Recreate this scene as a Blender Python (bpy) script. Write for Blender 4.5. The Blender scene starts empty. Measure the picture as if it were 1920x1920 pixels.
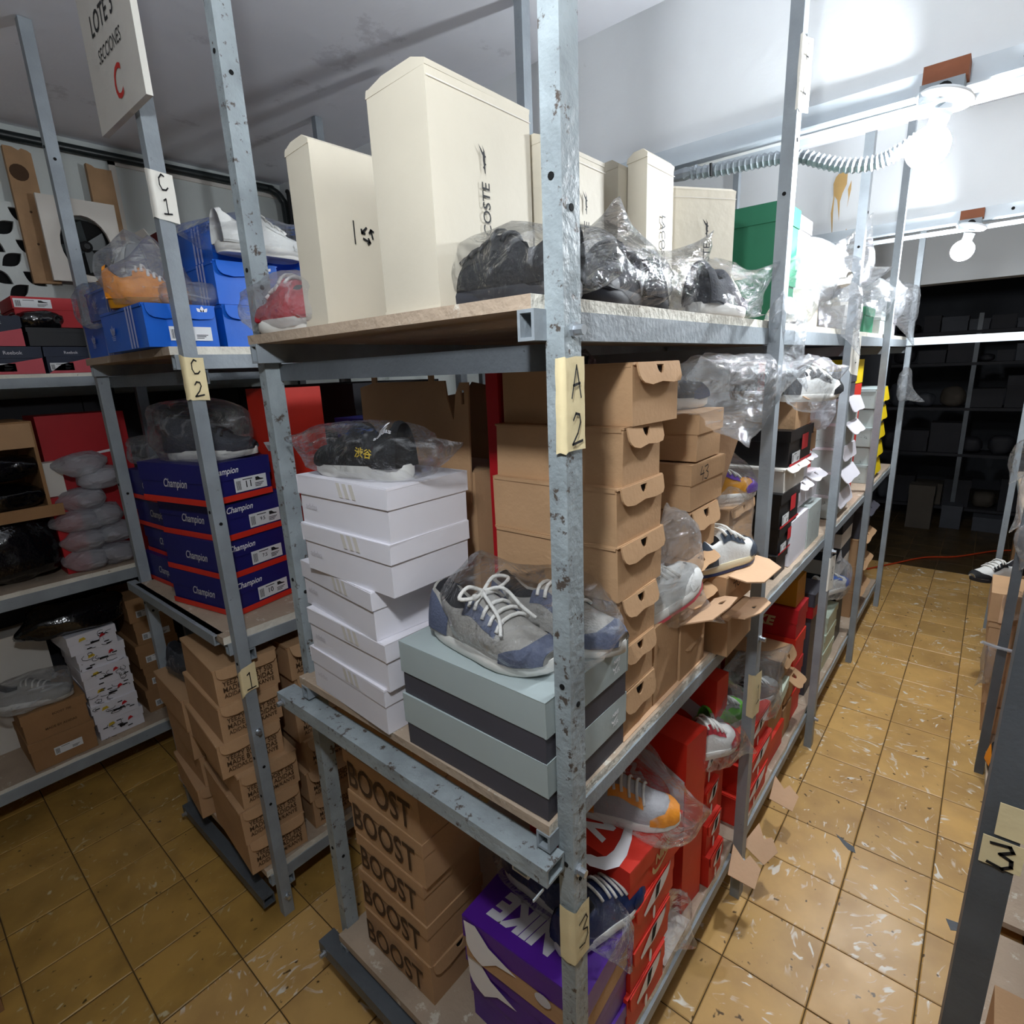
import bpy, bmesh, math, random
from mathutils import Vector, Matrix, noise, Euler
random.seed(7)
T = 0.25                      # one floor tile = 0.25 m; every number below is in tiles
SC = bpy.context.scene
COL = SC.collection
PI = math.pi
# ---------------------------------------------------------------- camera, world, exposure
cam_d = bpy.data.cameras.new('camera'); cam = bpy.data.objects.new('camera', cam_d); COL.objects.link(cam)
cam_d.sensor_width = 36; cam_d.lens = 36 * 1046.34 / 1920; cam_d.clip_start = .02; cam_d.clip_end = 60
def _cam():
    p, ro, ya = .2505, .0430, -.7101
    cy, sy, cp, sp = math.cos(ya), math.sin(ya), math.cos(p), math.sin(p)
    f = Vector((sy*cp, cy*cp, -sp)); r = Vector((cy, -sy, 0)); d = f.cross(r)
    c, s = math.cos(ro), math.sin(ro)
    r2 = c*r + s*d; d2 = -s*r + c*d
    m = Matrix.Identity(4)
    for i in range(3):
        m[i][0] = r2[i]; m[i][1] = -d2[i]; m[i][2] = -f[i]; m[i][3] = (.766, -6.8955, 7.5506)[i]*T
    return m
cam.matrix_world = _cam(); SC.camera = cam
w = bpy.data.worlds.new('world'); SC.world = w; w.use_nodes = True
w.node_tree.nodes['Background'].inputs[0].default_value = (.55, .62, .75, 1)
w.node_tree.nodes['Background'].inputs[1].default_value = .012
SC.view_settings.view_transform = 'Standard'; SC.view_settings.look = 'None'
SC.view_settings.gamma = 1; SC.view_settings.use_curve_mapping = False
SC.view_settings.exposure = 0.5
BULB = 430.0                   # emission strength of the lamps' glowing domes
try:
    SC.cycles.transparent_max_bounces = 24; SC.cycles.max_bounces = 10; SC.cycles.diffuse_bounces = 5
    SC.cycles.sample_clamp_indirect = 6
except Exception: pass
# ---------------------------------------------------------------- materials
def lin(h):
    h = h.lstrip('#'); o = []
    for i in (0, 2, 4):
        c = int(h[i:i+2], 16)/255
        o.append(c/12.92 if c <= .04045 else ((c+.055)/1.055)**2.4)
    return tuple(o) + (1,)
M = {}
def nodes(name):
    m = bpy.data.materials.new(name); m.use_nodes = True; nt = m.node_tree
    return m, nt, nt.nodes['Principled BSDF']
def N(nt, t, **k):
    n = nt.nodes.new(t)
    for a, v in k.items(): setattr(n, a, v)
    return n
def mat(name, col, rough=.6, var=.08, scale=9., bump=0., bscale=60., metal=0., spec=.4, col2=None, thr=None):
    """plain paint / card with a little blotchy variation; col2+thr add worn patches of a second colour"""
    m, nt, b = nodes(name); L = nt.links.new
    c = lin(col)
    tc = N(nt, 'ShaderNodeTexCoord'); no = N(nt, 'ShaderNodeTexNoise'); no.inputs['Scale'].default_value = scale; no.inputs['Detail'].default_value = 5
    oi = N(nt, 'ShaderNodeObjectInfo'); ad = N(nt, 'ShaderNodeVectorMath', operation='ADD'); mu = N(nt, 'ShaderNodeMath', operation='MULTIPLY'); mu.inputs[1].default_value = 37
    L(oi.outputs['Random'], mu.inputs[0]); L(tc.outputs['Object'], ad.inputs[0]); L(mu.outputs[0], ad.inputs[1]); L(ad.outputs[0], no.inputs['Vector'])
    hv = N(nt, 'ShaderNodeHueSaturation'); hv.inputs['Color'].default_value = c
    mr = N(nt, 'ShaderNodeMapRange'); mr.inputs['From Min'].default_value = .3; mr.inputs['From Max'].default_value = .7
    mr.inputs['To Min'].default_value = 1-var; mr.inputs['To Max'].default_value = 1+var
    L(no.outputs['Fac'], mr.inputs['Value']); L(mr.outputs[0], hv.inputs['Value'])
    out = hv.outputs['Color']
    if col2:
        n2 = N(nt, 'ShaderNodeTexNoise'); n2.inputs['Scale'].default_value = scale*3.3; n2.inputs['Detail'].default_value = 8; n2.inputs['Roughness'].default_value = .7
        L(ad.outputs[0], n2.inputs['Vector'])
        r = N(nt, 'ShaderNodeMapRange'); r.inputs['From Min'].default_value = thr; r.inputs['From Max'].default_value = thr+.05
        L(n2.outputs['Fac'], r.inputs['Value'])
        mx = N(nt, 'ShaderNodeMixRGB'); mx.inputs['Color2'].default_value = lin(col2); L(r.outputs[0], mx.inputs['Fac']); L(out, mx.inputs['Color1']); out = mx.outputs[0]
    L(out, b.inputs['Base Color'])
    b.inputs['Roughness'].default_value = rough; b.inputs['Metallic'].default_value = metal
    b.inputs['Specular IOR Level'].default_value = spec
    if bump:
        n3 = N(nt, 'ShaderNodeTexNoise'); n3.inputs['Scale'].default_value = bscale; n3.inputs['Detail'].default_value = 4; L(ad.outputs[0], n3.inputs['Vector'])
        bp = N(nt, 'ShaderNodeBump'); bp.inputs['Strength'].default_value = bump; bp.inputs['Distance'].default_value = .01; L(n3.outputs['Fac'], bp.inputs['Height']); L(bp.outputs[0], b.inputs['Normal'])
    M[name] = m; return m
mat('metal', '#8f979d', .48, .13, 11, .15, 90, .0, .5, '#4d4f50', .665)
mat('metal_worn', '#98a2a6', .5, .2, 12, .3, 70, .0, .5, '#544b44', .575)
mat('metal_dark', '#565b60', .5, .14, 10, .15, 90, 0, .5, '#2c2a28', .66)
mat('alu', '#c9d2d8', .35, .05, 8, 0, 60, .1, .6)
mat('steel', '#b9bec4', .3, .05, 20, 0, 60, .8)
mat('hole', '#060606', .9, 0)
mat('board', '#b3a08c', .8, .14, 5, .4, 60, 0, .2, '#cfc8ba', .60)
mat('board_edge', '#e2ddd0', .8, .12, 14, .5, 80, 0, .2, '#7a6048', .64)
mat('wall', '#e6e9ea', .75, .05, 1.2, .15, 30, 0, .3, '#c9cac6', .68)
mat('wall_dim', '#77746f', .85, .1, 2)  # colour darkened so the out-of-view walls bounce less light
mat('wall_left', '#cdd3d0', .75, .07, 1.4, .2, 26, 0, .3, '#aab0ab', .66)
mat('ceiling', '#e6e8ee', .85, .10, .9, .25, 14, 0, .2, '#cfd0d6', .60)
mat('white_paint', '#eceff2', .5, .03, 4)
mat('wood', '#a58360', .7, .16, 9, .3, 40, 0, .3, '#7d5c3c', .66)
mat('wood_red', '#8a5236', .7, .16, 9, .3, 40)
mat('kraft', '#bb9671', .82, .07, 7, .12, 90, 0, .2)
mat('kraft_in', '#d3ae8c', .85, .06, 7, .12, 90, 0, .2)
mat('kraft_dark', '#a07a55', .82, .08, 7, .12, 90, 0, .2)
mat('kraft_edge', '#7d5b3c', .9, .1)
mat('bootbox', '#cfc7b5', .6, .05, 5, .08, 40, 0, .35)
mat('white_card', '#e9e7ee', .55, .03, 5, .05, 40, 0, .35)
mat('off_card', '#d9d4cb', .6, .04, 5, .05, 40, 0, .3)
mat('grey_card', '#aab6b6', .5, .04, 5, .05, 40, 0, .4)
mat('dark_card', '#48474f', .55, .06, 6, .05, 40, 0, .4)
mat('black_card', '#141416', .45, .1, 6, 0, 40, 0, .5)
mat('red_card', '#d5301f', .5, .08, 5, .06, 40, 0, .4)
mat('crimson', '#b31a22', .5, .1, 5, .06, 40, 0, .4)
mat('pinkred', '#c5505a', .55, .08, 5)
mat('purple_card', '#4f1c8c', .38, .08, 5, .05, 40, 0, .5)
mat('navy_card', '#1d1d66', .5, .08, 5, .05, 40, 0, .4)
mat('navy_dark', '#20283c', .5, .08, 5, .05, 40, 0, .4)
mat('blue_card', '#0d63cf', .42, .07, 5, .05, 40, 0, .45)
mat('blue_dark', '#16408f', .42, .07, 5, .05, 40, 0, .45)
mat('mint_card', '#c6d3c1', .55, .04, 5, .05, 40, 0, .4)
mat('green_card', '#1f6b4c', .5, .06, 5, .05, 40, 0, .4)
mat('yellow_card', '#e8c912', .5, .05, 5)
mat('amber', '#b97d16', .5, .08, 5)
mat('terrazzo', '#b9c2bf', .6, .05, 12, 0, 60, 0, .3, '#5c6668', .62)
mat('maroon', '#5d1a1c', .6, .08, 5)
mat('ink', '#18181a', .7, .05); mat('ink_white', '#f0eff2', .6, .02); mat('ink_grey', '#c9c7ce', .6, .03); mat('ink_brown', '#4a3420', .8, .08)
mat('ink_red', '#b8281f', .7, .05); mat('ink_yellow', '#d8b83a', .6, .05); mat('ink_gold', '#d9bb8c', .6, .05); mat('ink_lilac', '#a9b2dd', .6, .03); mat('print_red', '#c8232b', .6, .05)
mat('sticker', '#e3e5e6', .55, .03, 6); mat('paper', '#ead9ac', .75, .07, 9, .25, 25, 0, .2); mat('paper_white', '#efece2', .7, .04, 8, .2, 20, 0, .2); mat('sign_card', '#c5c0b8', .7, .05, 5, .3, 18, 0, .2)
mat('rub_white', '#e2e0da', .6, .04); mat('rub_cream', '#dccfae', .6, .05); mat('rub_dark', '#2a2c33', .6, .06)
mat('cloth_black', '#16171a', .8, .1, 20, .3, 200); mat('cloth_char', '#3a3c44', .8, .1, 20, .3, 200); mat('cloth_grey', '#9b9892', .8, .06, 20, .3, 200); mat('cloth_blue', '#565d73', .8, .06, 20, .3, 200)
mat('cloth_red', '#b01c2c', .75, .06, 20, .2, 200); mat('leather_orange', '#e88f1e', .5, .06, 10, .15, 120); mat('leather_white', '#dcdcd8', .5, .04, 10, .15, 120); mat('leather_ltgrey', '#a9a8ac', .55, .05, 10, .2, 160); mat('leather_navy', '#1b2c56', .5, .06, 10, .15, 120); mat('leather_slate', '#3d4652', .5, .06, 10, .15, 120); mat('cloth_green', '#6cc23c', .7, .05, 20); mat('lining', '#222226', .9, .1); mat('cloth_lilac', '#a69aac', .8, .06, 20, .3, 200)
mat('lace', '#e6e4de', .85, .04, 30, .3, 200); mat('rubber_black', '#121214', .5, .1, 10); mat('plastic_dark', '#1d2526', .35, .1, 6, 0, 60, 0, .5); mat('plastic_white', '#eff3f6', .35, .02, 6)
mat('cord_red', '#c2411c', .5, .05); mat('stain', '#c6a267', .6, .1); mat('dim_card', '#453e36', .8, .12, 5); mat('dim_dark', '#1f1e23', .7, .15, 6); mat('dim_grey', '#3a3c42', .7, .12, 6); mat('wrap_black', '#0d0d10', .12, .1, 6, .5, 25, 0, .8)  # the dim card colours have the shade of the far end darkened into them
def film(name, tint, haze, rough=.07, wr=16., hz=(.9, .93, .97, 1)):
    """thin clear plastic: mostly see-through, hazy along wrinkles, sharp glints"""
    m, nt, b = nodes(name); nt.nodes.remove(b); L = nt.links.new
    out = nt.nodes['Material Output']
    tc = N(nt, 'ShaderNodeTexCoord'); no = N(nt, 'ShaderNodeTexNoise'); no.inputs['Scale'].default_value = wr; no.inputs['Detail'].default_value = 6; no.inputs['Distortion'].default_value = 1.6
    mp = N(nt, 'ShaderNodeMapping'); mp.inputs['Scale'].default_value = (1, .45, 1.3); L(tc.outputs['Object'], mp.inputs['Vector']); L(mp.outputs[0], no.inputs['Vector'])
    bp = N(nt, 'ShaderNodeBump'); bp.inputs['Strength'].default_value = .9; bp.inputs['Distance'].default_value = .025; L(no.outputs['Fac'], bp.inputs['Height'])
    tr = N(nt, 'ShaderNodeBsdfTransparent'); tr.inputs['Color'].default_value = tint
    gl = N(nt, 'ShaderNodeBsdfGlossy'); gl.inputs['Roughness'].default_value = rough; gl.inputs['Color'].default_value = (1, 1, 1, 1); L(bp.outputs[0], gl.inputs['Normal'])
    df = N(nt, 'ShaderNodeBsdfDiffuse'); df.inputs['Color'].default_value = hz; ts = N(nt, 'ShaderNodeBsdfTranslucent'); ts.inputs['Color'].default_value = hz
    L(bp.outputs[0], df.inputs['Normal']); md = N(nt, 'ShaderNodeMixShader'); md.inputs[0].default_value = .4; L(df.outputs[0], md.inputs[1]); L(ts.outputs[0], md.inputs[2])
    r = N(nt, 'ShaderNodeMapRange'); r.inputs['From Min'].default_value = .56; r.inputs['From Max'].default_value = .76; r.inputs['To Min'].default_value = haze; r.inputs['To Max'].default_value = min(.9, haze+.34)
    L(no.outputs['Fac'], r.inputs['Value'])
    m1 = N(nt, 'ShaderNodeMixShader'); L(r.outputs[0], m1.inputs[0]); L(tr.outputs[0], m1.inputs[1]); L(md.outputs[0], m1.inputs[2])
    fr0 = N(nt, 'ShaderNodeFresnel'); fr0.inputs['IOR'].default_value = 1.36; L(bp.outputs[0], fr0.inputs['Normal']); fr = N(nt, 'ShaderNodeMath', operation='MULTIPLY'); fr.inputs[1].default_value = .62; L(fr0.outputs[0], fr.inputs[0])
    m2 = N(nt, 'ShaderNodeMixShader'); L(fr.outputs[0], m2.inputs[0]); L(m1.outputs[0], m2.inputs[1]); L(gl.outputs[0], m2.inputs[2]); L(m2.outputs[0], out.inputs['Surface'])
    M[name] = m
film('film', (.985, .99, .995, 1), .025); film('film_milky', (.97, .98, .99, 1), .16, .1); film('film_white', (.9, .92, .95, 1), .5, .2, 16., (.72, .75, .8, 1)); film('film_dim', (.86, .88, .9, 1), .05, .1)
def glow(name, strength):
    m, nt, b = nodes(name); b.inputs['Base Color'].default_value = (1, 1, 1, 1)
    b.inputs['Emission Color'].default_value = (.90, .95, 1, 1); b.inputs['Emission Strength'].default_value = strength; M[name] = m
glow('lamp_glow', BULB); glow('lamp_glow_weak', BULB*.68)
def tile_mat(name, base, dirt, fleck, amount):
    m, nt, b = nodes(name); L = nt.links.new
    tc = N(nt, 'ShaderNodeTexCoord'); oi = N(nt, 'ShaderNodeObjectInfo')
    rt = N(nt, 'ShaderNodeVectorRotate', rotation_type='Z_AXIS'); an = N(nt, 'ShaderNodeMath', operation='MULTIPLY'); an.inputs[1].default_value = 6.28
    L(oi.outputs['Random'], an.inputs[0]); L(tc.outputs['Object'], rt.inputs['Vector']); L(an.outputs[0], rt.inputs['Angle'])
    o2 = N(nt, 'ShaderNodeMath', operation='MULTIPLY'); o2.inputs[1].default_value = 91.7; L(oi.outputs['Random'], o2.inputs[0])
    ad = N(nt, 'ShaderNodeVectorMath', operation='ADD'); L(rt.outputs[0], ad.inputs[0]); L(o2.outputs[0], ad.inputs[1])
    mp = N(nt, 'ShaderNodeMapping'); mp.inputs['Scale'].default_value = (16, 36, 20); L(ad.outputs[0], mp.inputs['Vector'])
    fl = N(nt, 'ShaderNodeTexNoise'); fl.inputs['Scale'].default_value = 1.; fl.inputs['Detail'].default_value = 2.5; fl.inputs['Distortion'].default_value = 1.1; L(mp.outputs[0], fl.inputs['Vector'])
    fr = N(nt, 'ShaderNodeMapRange'); fr.inputs['From Min'].default_value = amount; fr.inputs['From Max'].default_value = amount+.07; L(fl.outputs['Fac'], fr.inputs['Value'])
    ms = N(nt, 'ShaderNodeTexNoise'); ms.inputs['Scale'].default_value = 9; ms.inputs['Detail'].default_value = 2; L(ad.outputs[0], ms.inputs['Vector'])
    mm = N(nt, 'ShaderNodeMapRange'); mm.inputs['From Min'].default_value = .42; mm.inputs['From Max'].default_value = .6; L(ms.outputs['Fac'], mm.inputs['Value'])
    ml = N(nt, 'ShaderNodeMath', operation='MULTIPLY'); L(fr.outputs[0], ml.inputs[0]); L(mm.outputs[0], ml.inputs[1])
    bl = N(nt, 'ShaderNodeTexNoise'); bl.inputs['Scale'].default_value = 6; bl.inputs['Detail'].default_value = 7; L(ad.outputs[0], bl.inputs['Vector'])
    br = N(nt, 'ShaderNodeMapRange'); br.inputs['From Min'].default_value = .38; br.inputs['From Max'].default_value = .75; L(bl.outputs['Fac'], br.inputs['Value'])
    c1 = N(nt, 'ShaderNodeMixRGB'); c1.inputs['Color1'].default_value = lin(base); c1.inputs['Color2'].default_value = lin(dirt); L(br.outputs[0], c1.inputs['Fac'])
    hs = N(nt, 'ShaderNodeHueSaturation'); hv = N(nt, 'ShaderNodeMapRange'); hv.inputs['To Min'].default_value = .86; hv.inputs['To Max'].default_value = 1.12
    L(oi.outputs['Random'], hv.inputs['Value']); L(hv.outputs[0], hs.inputs['Value']); L(c1.outputs[0], hs.inputs['Color'])
    pt = N(nt, 'ShaderNodeTexNoise'); pt.inputs['Scale'].default_value = 34; pt.inputs['Detail'].default_value = 2; L(ad.outputs[0], pt.inputs['Vector'])
    pr = N(nt, 'ShaderNodeMapRange'); pr.inputs['From Min'].default_value = .69; pr.inputs['From Max'].default_value = .74; L(pt.outputs['Fac'], pr.inputs['Value'])
    c2 = N(nt, 'ShaderNodeMixRGB'); c2.inputs['Color2'].default_value = lin(fleck); L(ml.outputs[0], c2.inputs['Fac']); L(hs.outputs[0], c2.inputs['Color1'])
    c3 = N(nt, 'ShaderNodeMixRGB'); c3.inputs['Color2'].default_value = lin('#5a4322'); L(pr.outputs[0], c3.inputs['Fac']); L(c2.outputs[0], c3.inputs['Color1'])
    L(c3.outputs[0], b.inputs['Base Color'])
    rr = N(nt, 'ShaderNodeMapRange'); rr.inputs['To Min'].default_value = .22; rr.inputs['To Max'].default_value = .48; L(bl.outputs['Fac'], rr.inputs['Value']); L(rr.outputs[0], b.inputs['Roughness'])
    bp = N(nt, 'ShaderNodeBump'); bp.inputs['Strength'].default_value = .12; bp.inputs['Distance'].default_value = .006; L(bl.outputs['Fac'], bp.inputs['Height']); L(bp.outputs[0], b.inputs['Normal'])
    M[name] = m
tile_mat('tile', '#d8ad69', '#ba9158', '#f1eadc', .60); tile_mat('tile_old', '#c49a50', '#9a773c', '#d6c8a2', .63); tile_mat('tile_far', '#4a3a22', '#2c2418', '#5a4a30', .66)  # last tile: floor colour darkened to stand in for shade at the aisle end
mat('grout', '#5a4526', .9, .15, 8)
# ---------------------------------------------------------------- mesh helpers (tile units in, metres out)
class MB:
    def __init__(s): s.v = []; s.f = []; s.m = []
    def add(s, vs, fs, mi=0):
        k = len(s.v); s.v += [tuple(v) for v in vs]; s.f += [[i+k for i in f] for f in fs]; s.m += [mi]*len(fs); return s
    def box(s, x0, x1, y0, y1, z0, z1, mi=0, jit=0.):
        q = [(x, y, z) for z in (z0, z1) for y in (y0, y1) for x in (x0, x1)]
        if jit: q = [tuple(c + random.uniform(-jit, jit) for c in p) for p in q]
        return s.add(q, [[0, 2, 3, 1], [4, 5, 7, 6], [0, 1, 5, 4], [2, 6, 7, 3], [0, 4, 6, 2], [1, 3, 7, 5]], mi)
    def hollow(s, x0, x1, y0, y1, z0, z1, axis, th=.025, mi=0):
        """square tube with open ends"""
        a = 'xyz'.index(axis); lo = [x0, y0, z0]; hi = [x1, y1, z1]; b, c = [i for i in range(3) if i != a]
        vs = []
        for e in (lo[a], hi[a]):
            for t in (0, th):
                for p, q in ((lo[b]+t, lo[c]+t), (hi[b]-t, lo[c]+t), (hi[b]-t, hi[c]-t), (lo[b]+t, hi[c]-t)):
                    v = [0, 0, 0]; v[a] = e; v[b] = p; v[c] = q; vs.append(v)
        fs = []
        for i in range(4):
            j = (i+1) % 4
            fs += [[i, j, 8+j, 8+i], [4+j, 4+i, 12+i, 12+j], [i, 4+i, 4+j, j], [8+i, 8+j, 12+j, 12+i]]
        return s.add(vs, fs, mi)
    def prism(s, poly, h0, h1, frame=None, mi=0):
        n = len(poly); F = frame or (lambda a, b, c: (a, b, c))
        vs = [F(a, b, h0) for a, b in poly] + [F(a, b, h1) for a, b in poly]
        return s.add(vs, [list(range(n))[::-1], list(range(n, 2*n))] + [[i, (i+1) % n, n+(i+1) % n, n+i] for i in range(n)], mi)
    def tube(s, pts, r, n=8, mi=0, cap=True, rf=None):
        pts = [Vector(p) for p in pts]; k = len(pts); rings = []; prev = None
        for i, p in enumerate(pts):
            t = (pts[min(i+1, k-1)] - pts[max(i-1, 0)]).normalized()
            if prev is None: u = t.orthogonal().normalized()
            else:
                u = prev - t*prev.dot(t); u = u.normalized() if u.length > 1e-6 else t.orthogonal().normalized()
            prev = u; w_ = t.cross(u); rr = r if rf is None else r*rf(i/(k-1))
            rings.append([p + (u*math.cos(2*PI*j/n) + w_*math.sin(2*PI*j/n))*rr for j in range(n)])
        vs = [v for q in rings for v in q]; fs = []
        for i in range(k-1):
            for j in range(n): fs.append([i*n+j, i*n+(j+1) % n, (i+1)*n+(j+1) % n, (i+1)*n+j])
        if cap: fs += [list(range(n))[::-1], list(range((k-1)*n, k*n))]
        return s.add(vs, fs, mi)
    def lathe(s, prof, n=20, mi=0, axis=None, org=(0, 0, 0)):
        ax = Vector(axis or (0, 0, 1)).normalized(); u = ax.orthogonal().normalized(); w_ = ax.cross(u); o = Vector(org); vs = []
        for r, z in prof: vs += [o + ax*z + (u*math.cos(2*PI*j/n) + w_*math.sin(2*PI*j/n))*r for j in range(n)]
        fs = []
        for i in range(len(prof)-1):
            for j in range(n): fs.append([i*n+j, i*n+(j+1) % n, (i+1)*n+(j+1) % n, (i+1)*n+j])
        fs += [list(range(n))[::-1], list(range((len(prof)-1)*n, len(prof)*n))]
        return s.add(vs, fs, mi)
    def mesh(s, name, mats, smooth=False):
        me = bpy.data.meshes.new(name); me.from_pydata([(a*T, b*T, c*T) for a, b, c in s.v], [], s.f)
        for m in (mats if isinstance(mats, (list, tuple)) else [mats]): me.materials.append(M[m])
        if isinstance(mats, (list, tuple)) and len(mats) > 1: me.polygons.foreach_set('material_index', s.m)
        if smooth: me.polygons.foreach_set('use_smooth', [True]*len(me.polygons))
        me.update(); return me
    def build(s, name, mats, parent=None, loc=(0, 0, 0), rot=(0, 0, 0), smooth=False, fix=False):
        me = s.mesh(name, mats, smooth)
        if fix:
            bm = bmesh.new(); bm.from_mesh(me); bmesh.ops.recalc_face_normals(bm, faces=bm.faces); bm.to_mesh(me); bm.free()
        return put(name, me, parent, loc, rot)
def put(name, me, parent=None, loc=(0, 0, 0), rot=(0, 0, 0)):
    o = bpy.data.objects.new(name, me); COL.objects.link(o)
    o.location = [c*T for c in loc]; o.rotation_euler = rot
    if parent: o.parent = parent
    return o
def tag(o, label, cat, group=None):
    o['label'] = label; o['category'] = cat
    if group: o['group'] = group
    return o
def empty(name, loc, rot=(0, 0, 0), label=None, cat=None, group=None):
    o = put(name, None, None, loc, rot); o.empty_display_size = .05
    if label: tag(o, label, cat, group)
    return o
def struct(o): o['kind'] = 'structure'; return o
def plate(outer, holes, th):
    """flat sheet with holes -> (verts, faces), thickness th along +c"""
    bm = bmesh.new(); E = []
    for lp in [outer] + list(holes):
        vs = [bm.verts.new((a, b, 0)) for a, b in lp]
        for i in range(len(vs)): E.append(bm.edges.new((vs[i], vs[(i+1) % len(vs)])))
    bmesh.ops.triangle_fill(bm, use_beauty=True, use_dissolve=False, edges=E)
    g = bmesh.ops.extrude_face_region(bm, geom=bm.faces[:])
    bmesh.ops.translate(bm, verts=[v for v in g['geom'] if isinstance(v, bmesh.types.BMVert)], vec=(0, 0, th))
    bmesh.ops.recalc_face_normals(bm, faces=bm.faces); bm.verts.index_update()
    r = [v.co.copy() for v in bm.verts], [[v.index for v in f.verts] for f in bm.faces]; bm.free(); return r
def frame(face, c):
    """2-D drawing frame on a face of an axis-aligned box: c = centre of that face"""
    R, U, Nn = {'x': ((0, 1, 0), (0, 0, 1), (1, 0, 0)), 'y': ((1, 0, 0), (0, 0, 1), (0, -1, 0)), 'z': ((1, 0, 0), (0, 1, 0), (0, 0, 1)), 'zx': ((0, 1, 0), (-1, 0, 0), (0, 0, 1))}[face]
    return lambda a, b, h=0.: (c[0]+a*R[0]+b*U[0]+h*Nn[0], c[1]+a*R[1]+b*U[1]+h*Nn[1], c[2]+a*R[2]+b*U[2]+h*Nn[2])
EPS = .006
_TX = {}
def text2d(s, bold=.0, shear=0.):
    k = (s, bold, shear)
    if k not in _TX:
        cu = bpy.data.curves.new('t', 'FONT'); cu.body = s; cu.offset = bold; cu.shear = shear; cu.align_x = 'CENTER'; cu.align_y = 'CENTER'; cu.resolution_u = 3
        o = bpy.data.objects.new('t', cu); COL.objects.link(o); dg = bpy.context.evaluated_depsgraph_get(); dg.update()
        me = bpy.data.meshes.new_from_object(o.evaluated_get(dg))
        vs = [v.co.to_2d() for v in me.vertices]; fs = [list(p.vertices) for p in me.polygons]
        xs = [v.x for v in vs] or [0]; ys = [v.y for v in vs] or [0]
        cx, cy, wd = (max(xs)+min(xs))/2, (max(ys)+min(ys))/2, max(max(xs)-min(xs), 1e-6)
        _TX[k] = ([((v.x-cx)/wd, (v.y-cy)/wd) for v in vs], fs)
        bpy.data.objects.remove(o); bpy.data.curves.remove(cu); bpy.data.meshes.remove(me)
    return _TX[k]
def rot2(a, b, d): c, s = math.cos(d), math.sin(d); return a*c-b*s, a*s+b*c
def text(mb, F, s, w, at=(0, 0), ang=0., bold=.0, shear=0., hs=1., mi=0):
    vs, fs = text2d(s, bold, shear); o = []
    for a, b in vs:
        a, b = rot2(a*w, b*w*hs, ang); o.append(F(a+at[0], b+at[1], EPS))
    return mb.add(o, fs, mi)
def poly(mb, F, pts, at=(0, 0), sc=1., ang=0., mi=0, flip=1, h=EPS):
    q = []
    for a, b in pts:
        a, b = rot2(a*sc*flip, b*sc, ang); q.append(F(a+at[0], b+at[1], h))
    f = list(range(len(q)))
    return mb.add(q, [f if flip > 0 else f[::-1]], mi)
def strokes(mb, F, lines, wd, at=(0, 0), sc=1., ang=0., mi=0):
    for ln in lines:
        for (a0, b0), (a1, b1) in zip(ln, ln[1:]):
            a0_, b0_ = rot2(a0*sc, b0*sc, ang); a1_, b1_ = rot2(a1*sc, b1*sc, ang)
            d = Vector((a1_-a0_, b1_-b0_)); l = d.length or 1e-6; n = Vector((-d.y, d.x))/l*wd/2; e = d/l*wd*.4
            q = [(a0_-e.x+n.x, b0_-e.y+n.y), (a0_-e.x-n.x, b0_-e.y-n.y), (a1_+e.x-n.x, b1_+e.y-n.y), (a1_+e.x+n.x, b1_+e.y+n.y)]
            mb.add([F(a+at[0], b+at[1], EPS) for a, b in q], [[0, 1, 2, 3]], mi)
    return mb
def arc(cx, cy, rx, ry, a0, a1, n=10): return [(cx+rx*math.cos(math.radians(a0+(a1-a0)*i/n)), cy+ry*math.sin(math.radians(a0+(a1-a0)*i/n))) for i in range(n+1)]
SWOOSH = [(-.5, .10), (-.46, -.06), (-.40, -.14), (-.30, -.17), (-.18, -.15), (.05, -.06), (.5, .17), (.0, .0), (-.2, -.055), (-.32, -.06), (-.40, -.02), (-.44, .05), (-.46, .12)]
SW2 = [[(-.5, .12), (-.49, -.02), (-.44, -.12), (-.36, -.17)], ]
def swoosh(mb, F, at, sc, ang=0., mi=0, flip=1):
    q = []
    n = 12
    low = [(-.47, .13), (-.5, .0), (-.46, -.11), (-.37, -.17), (-.25, -.165), (-.1, -.12), (.5, .16)]
    up = [(.05, .005), (-.15, -.05), (-.27, -.065), (-.35, -.05), (-.40, 0), (-.41, .05)]
    return poly(mb, F, low+up, at, sc, ang, mi, flip)
def trefoil(mb, F, at, sc, mi=0):
    for d in (-42, 0, 42):
        lf = [(.0, .0), (-.14, .22), (-.1, .42), (0, .56), (.1, .42), (.14, .22)]
        poly(mb, F, [rot2(a, b, -math.radians(d)) for a, b in lf], at, sc, 0, mi)
    for k in range(3): poly(mb, F, [(-.3+.03*k, -.06-.09*k), (.3-.03*k, -.06-.09*k), (.3-.03*k, -.02-.09*k), (-.3+.03*k, -.02-.09*k)], at, sc, 0, mi)
    return mb
CROC = [(-.5, .02), (-.36, .05), (-.3, .12), (-.24, .06), (-.05, .1), (.12, .1), (.25, .2), (.5, .34), (.34, .17), (.24, .08), (.3, .05), (.5, .12), (.3, -.01), (.16, -.03), (.12, -.1), (.06, -.03), (-.12, -.03), (-.16, -.1), (-.22, -.02), (-.5, -.03)]
ORD = ['topmost'] + [w+' from top' for w in ('second', 'third', 'fourth', 'fifth', 'sixth', 'seventh', 'eighth')]
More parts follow.
